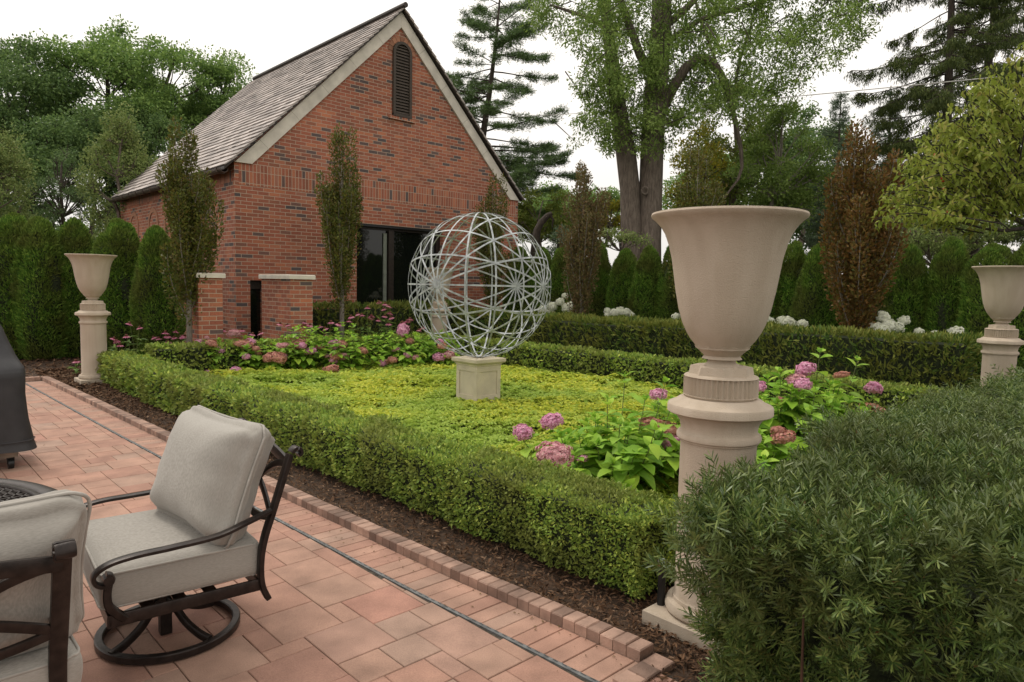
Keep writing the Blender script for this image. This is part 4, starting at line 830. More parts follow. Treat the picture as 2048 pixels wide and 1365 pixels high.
# dead limb
t = empty('broken_limb', W(1080, 460, 24), 'bare broken limb arching above the low pine right of the sphere', 'branch'); o0 = W(1080, 460, 24)
b = MB(); b.tube(W3([(1068, 520), (1074, 462), (1082, 446), (1095, 432), (1104, 427)], 24)-o0, [.17, .13, .12, .10, .07], 8); b.tube(W3([(1100, 430), (1106, 440), (1104, 458)], 24)-o0, [.05, .04, .02], 6); b.obj('limb', M['trunkd'], t, smooth=True)
# the big twin-trunk tree
d = 22; base = W(1290, 560, d); base[2] = 0; t = empty('ash_tree', base, 'huge twin trunked tree with grey bark and a limb arching down to the right', 'tree')
B = lambda pts, rad, n=12: b.tube(W3(pts, d)-base, np.array(rad)*d/F, n)
b = MB()
B([(1262, 620), (1263, 480), (1260, 380), (1251, 300), (1240, 240), (1228, 150), (1215, 60), (1205, -60)], [24, 21, 20, 20, 17, 14, 11, 9])
B([(1296, 620), (1298, 480), (1301, 400), (1303, 330), (1306, 250), (1315, 150), (1322, 60), (1326, -80)], [27, 24, 23, 23, 23, 22, 20, 18])
B([(1308, 260), (1322, 222), (1345, 178), (1372, 135), (1398, 116), (1425, 124), (1442, 150), (1458, 185), (1464, 215), (1474, 260), (1482, 300), (1484, 335), (1476, 360), (1462, 378), (1448, 398)], [14, 12, 10.5, 10, 9.5, 9, 8, 7, 5.8, 4.6, 4, 3.4, 2.8, 2.2, 1.5], 9)
B([(1310, 160), (1280, 110), (1262, 60), (1240, 0), (1220, -60)], [11, 9, 8, 7, 5], 8)
B([(1470, 165), (1480, 120), (1500, 60), (1515, 0)], [3, 3, 2.5, 1.5], 6); B([(1440, 150), (1420, 90), (1395, 20), (1380, -50)], [3.5, 3, 2.6, 2], 6)
B([(1322, 60), (1370, 20), (1420, -30), (1500, -60)], [9, 7, 5, 3], 7); B([(1325, 90), (1400, 40), (1500, 10), (1600, -20), (1680, -20)], [7, 5, 4, 3, 2], 7); B([(1230, 60), (1160, 30), (1100, 10)], [6, 4, 2], 7)
B([(1330, 240), (1345, 250), (1352, 246)], [7, 5, 5], 7)
th = np.linspace(0, 6.28, 20); 
b.obj('trunk', M['trunk'], t, smooth=True)
b = MB(); kc = W(1290, 382, d-.44); b.tube([kc-base+np.array((rt.x, rt.y, 0))*math.cos(a)*.10+np.array((0, 0, 1))*math.sin(a)*.11 for a in th[:-1]], .035, 6, closed=True); b.obj('knot', M['trunk'], t, smooth=True)
C = []; Rr = []
for _ in range(760):
    x = rng.uniform(1055, 1730); y = rng.uniform(-160, 330)
    lim = np.interp(x, (1055, 1110, 1160, 1200, 1240, 1330, 1400, 1500, 1600, 1660, 1720), (40, 60, 110, 200, 300, 300, 230, 250, 190, 150, 90))
    if y > lim-rng.random()*20: continue
    C.append(W(x, y, d+rng.normal()*1.8)); Rr.append(rng.uniform(.28, .55))
for _ in range(46):
    x = rng.uniform(1150, 1250); C.append(W(x, rng.uniform(150, 300), d+rng.normal()*.8)); Rr.append(rng.uniform(.22, .4))
C = np.array(C)-base; b = MB(); clump_leaves(b, C, Rr, .62, .12, leafT(.36, .08), .8, .35)
X = []
for _ in range(80): X.append(W(rng.uniform(1205, 1345), rng.uniform(-10, 290), d-rng.uniform(.3, .9)))
clump_leaves(b, np.array(X)-base, np.full(80, .32), .5, .11, leafT(.36, .08), 1., .3)
for p in C[::3]: pass
b.obj('crown', M['ash'], t)
b = MB()
for i in range(0, len(C), 2):
    q_ = C[i]; r_ = rnd_unit(1)[0]; b.tube(np.stack((q_, q_+r_*np.array((.8, .8, .5))+np.array((0, 0, .3)))), [.008, .02], 4, cap=False)
tw = b.obj('twig', M['trunkd'], t); tw['kind'] = 'stuff'
# overhead wire
a, c = W(968, 237, 30), W(2000, 154, 15); b = MB(); tt = np.linspace(0, 1, 30)[:, None]; p = a+(c-a)*tt-np.array((0, 0, 1))*.12*np.sin(tt*math.pi); b.tube(p, .011, 5)
tag(b.obj('overhead_wire', plain('pale_cable', (.5, .48, .44), .5)), 'thin pale cable strung across the sky in front of the trees', 'cable')
# ------------------------------------------------------------------ columnar trees
def columnar(label, px, top, base_uv, wd, mat, seed, trunk_clear=1.05, nb=26, leaf=.055, spires=None, dens=1.):
    r = np.random.default_rng(seed); x0, y0 = base_uv; t = empty('columnar_tree', (x0, y0, 0), label, 'tree', 'slender columnar trees around the bed')
    p = None; h = top; b = MB(); lv_ = MB(); b.tube([(0, 0, -.05), (.01, 0, trunk_clear), (0.02, .01, h*.6), (0, 0, h*.9)], [.055, .045, .03, .008], 8)
    for i in range(nb):
        z0 = r.uniform(.75, 2.6 if h > 3.6 else 2.2)*h/4; z0 = max(z0, trunk_clear*.75); az = r.uniform(0, 6.28); L = r.uniform(.25, .55)*(h-z0)+.25
        spread = wd*.5*r.uniform(.45, 1.05)
        if i < (spires or 3): L = (h-z0)*r.uniform(.88, 1.); spread = wd*.30*r.random()
        tt = np.linspace(0, 1, 8)[:, None]; out_ = np.array((math.cos(az), math.sin(az), 0))
        q_ = np.array((0, 0, z0))+out_*spread*(1-(1-tt)**2.2)+np.array((0, 0, 1))*L*tt**.9+r.normal(size=3)*np.array((.04, .04, 0))*tt
        b.tube(q_, np.linspace(.014, .003, 8), 5, cap=False)
        n = int(dens*(120+L*240)); s_ = r.random(n); C_ = np.stack([np.interp(s_, tt[:, 0], q_[:, k]) for k in range(3)], 1)
        sp_ = .05+.12*(1-s_)*r.random(n)+.05*(r.random(n)); off = unit(r.normal(size=(n, 3)))*sp_[:, None]
        D = off/np.maximum(.05, sp_[:, None])*.7+np.array((0, 0, .7))+r.normal(size=(n, 3))*.3
        scatter(lv_, LT, C_+off, D, r.normal(size=(n, 3)), r.uniform(.7, 1.25, n)*leaf)
    b.obj('trunk', M['trunkl'], t, smooth=True); lv_.obj('crown', mat, t); return t
def cuv(px, py, v=None, u=None):
    p = atV(px, py, v) if v else atU(px, py, u); return (p[0], p[1])
columnar('bronze green columnar tree farthest left, over the gap between arborvitae and brick corner', 0, 4.18, cuv(378, 660, v=12.1), .84, M['bronze'], 1, 1.15, 30, spires=3, dens=1.5)
columnar('slim bronze green columnar tree against the gable, left of the house window', 0, 4.62, cuv(683, 660, v=12.3), .80, M['bronze'], 2, 1.12, 34, spires=5)
columnar('bronze columnar tree behind the top of the metal sphere at the gable end', 0, 4.28, cuv(985, 640, v=12.5), .95, M['bronze'], 3, .6, 30, spires=4)
columnar('dull brown columnar tree right of the metal sphere with thin bare looking top', 0, 4.2, cuv(1162, 640, u=11.1), .85, M['rust2'], 4, .5, 40, spires=5, dens=1.)
columnar('rust tinged columnar tree half hidden behind the left rim of the big urn', 0, 4.25, cuv(1388, 640, u=11.1), .85, M['bronze'], 5, .5, 36, spires=4)
columnar('rusty copper columnar tree with pointed top right of the big urn', 0, 4.12, cuv(1714, 660, u=11.2), 1.05, M['rust'], 6, .5, 60, spires=6, dens=1., leaf=.06)
# ------------------------------------------------------------------ hydrangeas
HL = leafBig(.66, .10, .28, 4)
def head_mesh(mat, seed, r=.075, n=420, squash=.85):
    rg = np.random.default_rng(seed); v = unit(rg.normal(size=(n, 3))); v[:, 2] = np.where(v[:, 2] < -.55, -v[:, 2], v[:, 2]); P = v*np.array((1, 1, squash))*r*(1+.14*noise(v, 5, seed))[:, None]
    b = MB(); D = unit(np.cross(v, rg.normal(size=(n, 3)))); 
    for k in range(2):
        scatter(b, leafT(.75, .12, -.5), P, D if k == 0 else np.cross(D, v), v+rg.normal(size=(n, 3))*.3, rg.uniform(.24, .34, n)*r)
    b.lathe([(0, -squash*r*.8), (r*.58, -squash*r*.46), (r*.76, 0), (r*.62, squash*r*.46), (r*.32, squash*r*.68), (0, squash*r*.76)], 12)
    return b.mesh('flower_head', mat)
heads = {k: [head_mesh(M[m], 70+i, .075) for i in range(2)] for k, m in (('pink', 'pink'), ('tan', 'tan'), ('pale', 'pale'), ('white', 'white'))}
hcore = {}
def put_head(t, pos, kind, size, tall=1.):
    o = bpy.data.objects.new('flower_head', heads[kind][int(rng.integers(0, 2))]); col.objects.link(o); o.parent = t; o.location = tuple(pos); o.rotation_euler = (rng.uniform(-.3, .3), rng.uniform(-.3, .3), rng.uniform(0, 6)); s_ = size/.075; o.scale = (s_, s_, s_*tall); return o
def hydrangea(label, base, blooms, ns=16, h=.75, rad=.4, leaf=.125, group=None, seedv=0, cat='hydrangea', mat='hyd', tips=()):
    base = np.array((base[0], base[1], 0.)); t = empty('hydrangea', base, label, cat, group); st = MB(); lf = MB()
    ends = []
    for i in range(ns):
        a = i*2.4+rng.uniform(-.4, .4); r_ = rad*math.sqrt((i+.5)/ns)*rng.uniform(.85, 1.1); z = h*(1-.42*(r_/rad)**2)*rng.uniform(.82, 1.08); ends.append(((r_*math.cos(a), r_*math.sin(a), z), 1))
    for e in tips: ends.append((tuple(np.array(e)-base), 1))
    for (p, kind, sz, tall) in blooms: ends.append((tuple(np.array(p)-base-np.array((0, 0, sz*.7))), 0))
    for e, tl in ends:
        e = np.array(e); s0 = np.array((e[0]*.25, e[1]*.25, .05)); tt = np.linspace(0, 1, 7)[:, None]; p = s0+(e-s0)*tt+np.array((e[0], e[1], 0))*.12*np.sin(tt*math.pi)
        st.tube(p, np.linspace(.006, .0028, 7), 5, cap=False)
        ax = unit(p[-1]-p[-2]); side = unit(np.cross(ax, rnd_unit(1)[0])); side2 = np.cross(ax, side)
        lev = [(.35, 1.), (.52, 1.05), (.68, 1.), (.82, .85), (.94, .65)]+([(1., .45)] if tl else [])
        for q_, (s_, ls) in enumerate(lev):
            c = np.array([np.interp(s_, tt[:, 0], p[:, k]) for k in range(3)]); dd = side if q_ % 2 == 0 else side2
            for sg in (1, -1):
                up_ = .15+.75*(s_ > .9)*(1 if tl else .2); D = dd*sg+ax*up_+rng.normal(size=3)*.16; D[2] *= .8
                scatter(lf, HL, c[None]+unit(D)*.012, D[None], (np.array((0, 0, 1.))+ax*.5+rng.normal(size=3)*.22)[None], leaf*ls*rng.uniform(.8, 1.15))
        if tl: scatter(lf, HL, np.repeat(p[-1:], 3, 0), ax+rnd_unit(3)*.5, rnd_unit(3), leaf*.28)
    st.obj('stem', M['stem'], t).data.name = 'stems'
    lf.obj('foliage', M[mat], t, smooth=True)
    for (p, kind, sz, tall) in blooms: put_head(t, np.array(p)-base, kind, sz, tall)
    return t
GP = 'pink hydrangeas in the bed'
def BL(lst, d0):   # blooms given as photo position, kind, size: placed at their own depth
    return [(W(x, y, d0+dd), k, s_, tl) for (x, y, k, s_, dd, tl) in lst]
def dep(p): return p[0]*cy+p[1]*sy
specs = [((432, 742), .62, .42, [(370, 704, 'pink', .07, .1, 1), (400, 687, 'pink', .07, .2, .8), (420, 748, 'pink', .075, -.35, .7), (442, 748, 'pink', .07, -.3, .8), (471, 745, 'pink', .085, -.35, 1), (414, 676, 'pale', .03, .2, 1)], 'leftmost pink hydrangea of the back group, three round pink heads lying at its front'),
 ((520, 742), .70, .46, [(468, 668, 'pale', .085, .2, .8), (490, 692, 'tan', .115, -.1, .8), (501, 686, 'pink', .07, -.05, 1), (540, 716, 'tan', .09, -.3, .9), (556, 717, 'tan', .10, -.32, .9), (517, 706, 'tan', .05, -.1, 1)], 'hydrangea with several faded tan heads low in front of the brick pier'),
 ((612, 738), .86, .5, [(597, 691, 'tan', .115, -.1, .85), (621, 704, 'pink', .08, -.2, .8), (640, 695, 'tan', .06, 0, .8), (662, 740, 'tan', .10, -.45, .7)], 'hydrangea below the pier with one big tan head beside a small pink one'),
 ((700, 738), .84, .52, [(668, 691, 'pink', .085, -.1, 1), (682, 690, 'tan', .08, -.05, 1), (725, 702, 'tan', .07, -.1, .8), (654, 712, 'pale', .05, -.2, .6)], 'bushy hydrangea in front of the slim columnar tree with a pink and tan pair'),
 ((800, 735), .80, .5, [(806, 664, 'pink', .085, .1, 1.5), (820, 684, 'tan', .06, 0, 1), (792, 700, 'pink', .055, -.2, .6), (815, 711, 'pink', .055, -.3, .8), (785, 722, 'tan', .07, -.35, .9)], 'hydrangea with one tall upright pink head, left of the sphere pedestal'),
 ((872, 732), .72, .42, [(877, 716, 'pink', .085, -.35, 1), (897, 712, 'pale', .09, -.3, .9)], 'small hydrangea nearest the sphere pedestal with a pink pair at its right')]
for (px, h, r_, bl, lb) in specs:
    bl = bl+[(px[0]+rng.uniform(-48, 48), rng.uniform(682, 728), str(rng.choice(['pale', 'pink', 'tan', 'pale'])), rng.uniform(.045, .075), rng.uniform(-.4, -.1), rng.uniform(.75, 1.)) for _ in range(3)]
    g_ = G(*px, .1); hydrangea(lb, g_, [(p_, k_, s_*1.2, t_) for p_, k_, s_, t_ in BL(bl, dep(g_))], 24, h, r_*1.1, .16, GP)
g1 = np.array((4.15, 3.25)); g2 = np.array((5.0, 3.1)); g3 = np.array((6.25, 2.75)); g0 = np.array((4.0, 2.45))
T1 = [W(1250, 755, dep(g1)+.3), W(1190, 835, dep(g1)), W(1330, 765, dep(g1)+.4), W(1120, 870, dep(g1)-.1), W(1215, 800, dep(g1)+.1), W(1290, 800, dep(g1)+.1), W(1240, 850, dep(g1)-.2), W(1310, 860, dep(g1)-.4), W(1340, 820, dep(g1))]
hydrangea('near hydrangea left of the big urn, its pale pink head resting on the hedge', g1, BL([(1046, 867, 'pink', .075, .25, .95), (1104, 845, 'pink', .085, .3, .9), (1109, 914, 'pale', .115, -.55, .85), (1165, 918, 'pink', .04, -.2, .8)], dep(g1)), 34, .58, .55, .18, GP, tips=T1)
hydrangea('near hydrangea directly behind the big urn pedestal with a broad faded cluster', g2, BL([(1316, 791, 'pink', .07, .1, .9), (1302, 850, 'tan', .10, -.1, .7), (1330, 862, 'tan', .11, -.1, .7), (1345, 888, 'pink', .09, -.3, .6), (1517, 775, 'pink', .06, .3, 1)], dep(g2)), 32, .68, .55, .18, GP)
T3 = [W(1640, 705, dep(g3)), W(1715, 722, dep(g3)), W(1560, 745, dep(g3)), W(1600, 790, dep(g3)-.2), W(1700, 800, dep(g3)-.2), W(1660, 770, dep(g3)-.1)]
hydrangea('tall hydrangea right of the big urn with bright pink heads and a long upright shoot', g3, BL([(1611, 741, 'pink', .085, 0, 1), (1592, 762, 'pale', .08, -.05, .8), (1604, 770, 'pink', .08, -.12, .8), (1683, 751, 'tan', .065, 0, .6), (1748, 778, 'pink', .07, 0, 1), (1560, 800, 'tan', .03, -.1, 1)], dep(g3)), 44, .78, .72, .19, GP, tips=T3)
hydrangea('low hydrangea between big urn and yew with a faded head', g0+np.array((.9, .05)), BL([(1566, 878, 'tan', .085, 0, .8), (1556, 862, 'tan', .05, 0, .8), (1745, 822, 'tan', .11, 1.2, .6)], dep(g0+np.array((.9, .05)))), 24, .5, .55, .17, GP)
# white hydrangeas behind the yew hedge
GW = 'white hydrangeas behind the clipped yew hedge'
wl = [((1120, 632), [(1105, 622, .14), (1120, 612, .12), (1135, 625, .15), (1130, 600, .09), (1085, 628, .13), (1100, 634, .12), (1142, 616, .08)], 'white hydrangea cluster just right of the metal sphere'), ((1236, 640), [(1215, 630, .09), (1228, 634, .11), (1240, 631, .12), (1252, 633, .11), (1262, 638, .09), (1214, 638, .07)], 'white hydrangea heads in a row left of the big urn'),
      ((1570, 660), [(1530, 648, .10), (1540, 652, .10), (1565, 650, .11), (1575, 652, .12), (1585, 656, .08), (1606, 657, .11)], 'white hydrangea heads just right of the big urn'), ((1775, 668), [(1766, 644, .13), (1752, 665, .13), (1764, 668, .13), (1778, 661, .14), (1795, 664, .11), (1808, 650, .10)], 'white hydrangea cluster with one raised head right of the copper tree'),
      ((1900, 676), [(1870, 676, .07), (1912, 674, .12), (1838, 672, .08)], 'sparse white hydrangea heads left of the right urn'), ((1380, 645), [(1352, 642, .10), (1395, 644, .09)], 'white hydrangea heads half hidden by the big urn')]
for (px, bl, lb) in wl:
    p = atU(px[0], px[1], 11.4); d_ = dep(p); base = (p[0], p[1]); B_ = [(W(x, y-7, d_+rng.uniform(-.15, .15)), 'white', s_*.78, 1.15) for x, y, s_ in bl]
    hydrangea(lb, base, B_, 10, p[2]-.1, .5, .12, GW)
# coneflowers
petalT = leafT(.42, .05)
def cone_head():
    b = MB(); k = 13; a = np.arange(k)*2*math.pi/k; D = np.stack((np.cos(a), np.sin(a), np.full(k, -.45)), 1); scatter(b, petalT, D*.006, D, np.tile((0, 0, 1.), (k, 1)), .052); me1 = b.mesh('flower_head', M['cone_p'])
    b = MB(); b.lathe([(.0, -.004), (.016, -.002), (.02, .006), (.016, .018), (.0, .024)], 10); return me1, b.mesh('cone', M['cone_c'], True)
CH = cone_head(); GC = 'pink coneflowers'
def coneflower(label, heads_, d, v=None):
    ps = [atV(x, y, v) if v else W(x, y, d) for x, y in heads_]; c = np.mean([p[:2] for p in ps], 0); base = np.array((c[0], c[1], 0)); t = empty('coneflower', base, label, 'coneflower', GC)
    st = MB(); lf = MB()
    for p in ps:
        p = p-base; foot = np.array((p[0]*.4, p[1]*.4, 0)); st.tube(bend(foot, p-np.array((0, 0, .005)), 5, .02), [.005, .0045, .004, .0035, .003], 5, cap=False)
        o = bpy.data.objects.new('flower_head', CH[0]); col.objects.link(o); o.parent = t; o.location = tuple(p); o.rotation_euler = (rng.uniform(-.35, .35), rng.uniform(-.35, .35), rng.uniform(0, 6)); s_ = rng.uniform(1.15, 1.45); o.scale = (s_, s_, s_)
        q_ = bpy.data.objects.new('cone', CH[1]); col.objects.link(q_); q_.parent = o
        for s_ in (.15, .3, .45, .6, .72):
            pp = foot+(p-foot)*s_; D = rnd_unit(3)*np.array((1, 1, .2))+np.array((0, 0, .35)); scatter(lf, leafBig(.32, .1, .3, 3), np.repeat(pp[None], 3, 0), D, np.tile((0, 0, 1.), (3, 1)), rng.uniform(.10, .17, 3))
    st.obj('stem', M['stem'], t).data.name = 'stems'; lf.obj('foliage', M['oak'], t)
coneflower('pair of tall pink coneflowers just right of the left urn pedestal', [(259, 647), (279, 655), (253, 672)], 11.7)
coneflower('pink coneflowers by the left urn, behind the corner of the box hedge', [(228, 677), (233, 682), (240, 690)], 11.6)
coneflower('low coneflower with one bloom left of the left urn pedestal', [(152, 722)], 11.2)
coneflower('clump of pink coneflowers at the foot of the leftmost columnar tree', [(307, 675), (317, 677), (331, 665), (335, 672), (348, 675), (352, 663), (336, 684), (365, 673)], 12.1)
coneflower('pink coneflowers right of the leftmost columnar tree trunk', [(385, 645), (380, 660), (392, 664), (388, 675), (384, 680), (369, 672)], 12.0)
coneflower('coneflowers with dark seed heads in front of the narrow window', [(505, 668), (520, 666), (484, 660), (478, 668), (447, 660)], 12.3)
coneflower('pink coneflowers low between the brick pier and the slim columnar tree', [(620, 650), (640, 653), (650, 657), (652, 670), (632, 656), (610, 645), (678, 648), (662, 644)], 12.6)
coneflower('scattered pink coneflowers right of the slim columnar tree', [(699, 642), (715, 628), (724, 630), (735, 615), (743, 632), (742, 636), (702, 633)], 12.8)
coneflower('tallest group of pink coneflowers below the house window', [(758, 604), (770, 608), (778, 612), (767, 618), (780, 626), (782, 635), (770, 632), (777, 647), (757, 640)], 12.8)
coneflower('pink coneflowers just left of the metal sphere', [(805, 645), (815, 642), (820, 638), (812, 652), (803, 647), (838, 660), (844, 656)], 12.6)
coneflower('pair of coneflowers left of the small box hedge end behind hydrangeas', [(575, 650), (560, 648)], 12.4)
# ------------------------------------------------------------------ dogwood at right
dd = 5.6; c0 = W(2200, 470, dd+.3); base = np.array((c0[0], c0[1], 0)); t = empty('dogwood_tree', base, 'leafy yellow green dogwood reaching in from the right edge with a few red berries', 'tree')
b = MB(); lf = MB(); br_ = MB(); DL = leafBig(.5, .14, .5, 3)
b.tube([base*0, W(2190, 700, dd+.3)-base, W(2170, 520, dd+.2)-base, W(2120, 400, dd+.1)-base, W(2110, 250, dd)-base], [.07, .06, .05, .03, .015], 9)
b.tube([W(2165, 520, dd+.2)-base, W(2080, 462, dd)-base, W(2035, 440, dd)-base, W(1990, 426, dd-.1)-base, W(1930, 430, dd-.1)-base], [.035, .028, .02, .012, .005], 7)
b.tube([W(2060, 455, dd)-base, W(2010, 462, dd)-base, W(1970, 458, dd-.1)-base, W(1900, 440, dd-.1)-base], [.018, .014, .009, .004], 6)
hubs = [W(2120, 440, dd+.1), W(2110, 330, dd+.1), W(2080, 470, dd)]
for _ in range(330):
    x = rng.uniform(1740, 2190); yt = np.interp(x, (1740, 1790, 1830, 1880, 1950, 2000, 2048, 2190), (425, 320, 270, 210, 150, 120, 80, 60)); yb = np.interp(x, (1740, 1800, 1900, 1960, 2048, 2190), (455, 440, 440, 425, 400, 480)); y = rng.uniform(yt, yb)
    if x < 1800 and rng.random() < .45: continue
    tip = W(x, y, dd+rng.normal()*.35)-base; hb = hubs[int(rng.integers(0, 3))]-base; a = hb+(tip-hb)*rng.uniform(.45, .7)+rng.normal(size=3)*.05
    p = bend(a, tip, 5, -.08); b.tube(p, np.linspace(.006, .002, 5), 4, cap=False)
    n = 30; s_ = rng.random(n)**.8; C_ = np.stack([np.interp(s_, np.linspace(0, 1, 5), p[:, k]) for k in range(3)], 1)
    D = rnd_unit(n)*.8+np.array((0, 0, -.75)); D = unit(D); scatter(lf, DL, C_+rng.normal(size=(n, 3))*.02, D, rnd_unit(n)*.6+np.array((0, 0, .6)), rng.uniform(.036, .058, n))
b.obj('trunk', M['trunkd'], t, smooth=True); lf.obj('crown', M['dog'], t, smooth=True)
for x, y in ((1882, 358), (1886, 362), (1888, 379), (1870, 310), (1896, 424)):
    b = MB(); p = W(x, y, dd-.3)-base; b.lathe([(0, -.011), (.007, -.008), (.0105, 0), (.007, .008), (0, .011)], 10); o = b.obj('berry', M['berry'], t, smooth=True); o.location = tuple(p)
# ------------------------------------------------------------------ furniture
def smooth_path(pts, k=8):
    P = np.asarray(pts, float); m = len(P); out = []
    for i in range(m-1):
        p0, p1, p2, p3 = P[max(i-1, 0)], P[i], P[i+1], P[min(i+2, m-1)]
        for t_ in np.linspace(0, 1, k, endpoint=False): out.append(.5*((2*p1)+(-p0+p2)*t_+(2*p0-5*p1+4*p2-p3)*t_**2+(-p0+3*p1-3*p2+p3)*t_**3))
    out.append(P[-1]); return np.array(out)
def rect(w, h, e=.25):
    w, h = w/2, h/2; ex_, ey_ = w*e, h*e
    return [(-w, -h+ey_), (-w+ex_, -h), (w-ex_, -h), (w, -h+ey_), (w, h-ey_), (w-ex_, h), (-w+ex_, h), (-w, h-ey_)]
def cushion(lx, ly, lz, name, parent, loc, rot=(0, 0, 0), puff=.25, seed=0, edge=.06, n=26, pillow=False):
    """closed box-like cushion with soft edges; pillow=True thins towards its border"""
    b = MB(); g_ = np.linspace(-1, 1, n); F_ = []; V = []; 
    A, B_ = np.meshgrid(g_, g_, indexing='ij'); idx = 0
    for ax in range(3):
        for sg in (-1, 1):
            P = np.zeros((n, n, 3)); o_ = [k for k in range(3) if k != ax]; P[..., ax] = sg; P[..., o_[0]] = A; P[..., o_[1]] = B_
            V.append(P.reshape(-1, 3)); i = np.arange(n-1)[:, None]; j = np.arange(n-1)[None]; q_ = np.stack((i*n+j, i*n+j+1, (i+1)*n+j+1, (i+1)*n+j), -1).reshape(-1, 4)
            if (sg > 0) != (ax == 1): q_ = q_[:, ::-1]
            F_.append(q_+idx); idx += n*n
    V = np.concatenate(V); half = np.array((lx, ly, lz))/2
    P = V*half; e = np.array((edge, edge, edge)); inner = np.clip(P, -(half-e), half-e); dlt = P-inner; L = np.linalg.norm(dlt, axis=1, keepdims=True); P = inner+np.where(L > 1e-9, dlt/np.maximum(L, 1e-9)*np.minimum(L, edge), 0)
    x, y = V[:, 0], V[:, 1]
    if pillow:
        prof = 1-.62*np.maximum(np.abs(x), np.abs(y))**4; P[:, 2] *= prof*(1+.10*np.cos(x*1.6)*np.cos(y*1.6))
        P[:, 0] *= 1-.05*(1-y**2)*1.; P[:, 1] *= 1-.06*(1-x**2)
        wr = np.abs(x)**3*np.sin(y*13+seed)+np.abs(y)**3*np.sin(x*12+seed*2); P[:, 2] += wr*.006*np.sign(P[:, 2])*prof
        corner = np.clip(np.abs(x)+np.abs(y)-1.25, 0, 1)*np.sin((x-y*np.sign(x*y))*14+seed); P[:, 2] += corner*.010
    else:
        P[:, 2] += np.sign(V[:, 2])*puff*lz*.22*(1-x**2)*(1-y**2)*(np.abs(P[:, 2]) > lz*.3); P[:, :2] *= (1+.02*(1-(V[:, 2])**2))[:, None]
    P += .0035*np.stack([noise(V, 2.2, seed+k) for k in range(3)], 1)
    b.add(P, np.concatenate(F_)); me = b.mesh(name, M['fabric'], True)
    import bmesh as _bm
    bm = _bm.new(); bm.from_mesh(me); _bm.ops.remove_doubles(bm, verts=bm.verts, dist=.0008); _bm.ops.recalc_face_normals(bm, faces=bm.faces); bm.to_mesh(me); bm.free()
    for p_ in me.polygons: p_.use_smooth = True
    o = bpy.data.objects.new(name, me); col.objects.link(o); o.parent = parent; o.location = loc; o.rotation_euler = rot
    return o
def piping(parent, lx, ly, z, edge=.055, r=.0055, wob=.003, pillow=False):
    b = MB(); P = []; hx, hy = lx/2, ly/2
    for cx, cy2, a0 in ((hx-edge, hy-edge, 0), (-hx+edge, hy-edge, 90), (-hx+edge, -hy+edge, 180), (hx-edge, -hy+edge, 270)):
        for a in np.linspace(a0, a0+90, 7): P.append((cx+edge*math.cos(R_(a)), cy2+edge*math.sin(R_(a)), z+wob*math.sin(a*.1)))
    if pillow:
        P = np.array(P); Q = []
        for i in range(len(P)):
            for t_ in np.linspace(0, 1, 6, endpoint=False): Q.append(P[i]+(P[(i+1) % len(P)]-P[i])*t_)
        Q = np.array(Q); x, y = Q[:, 0]/hx, Q[:, 1]/hy; Q[:, 0] *= 1-.05*(1-np.clip(y, -1, 1)**2); Q[:, 1] *= 1-.06*(1-np.clip(x, -1, 1)**2); P = Q*np.array((1.008, 1.008, 1))
    b.tube(P, r, 6, closed=True); return b.obj('piping', M['piping'], parent, smooth=True)
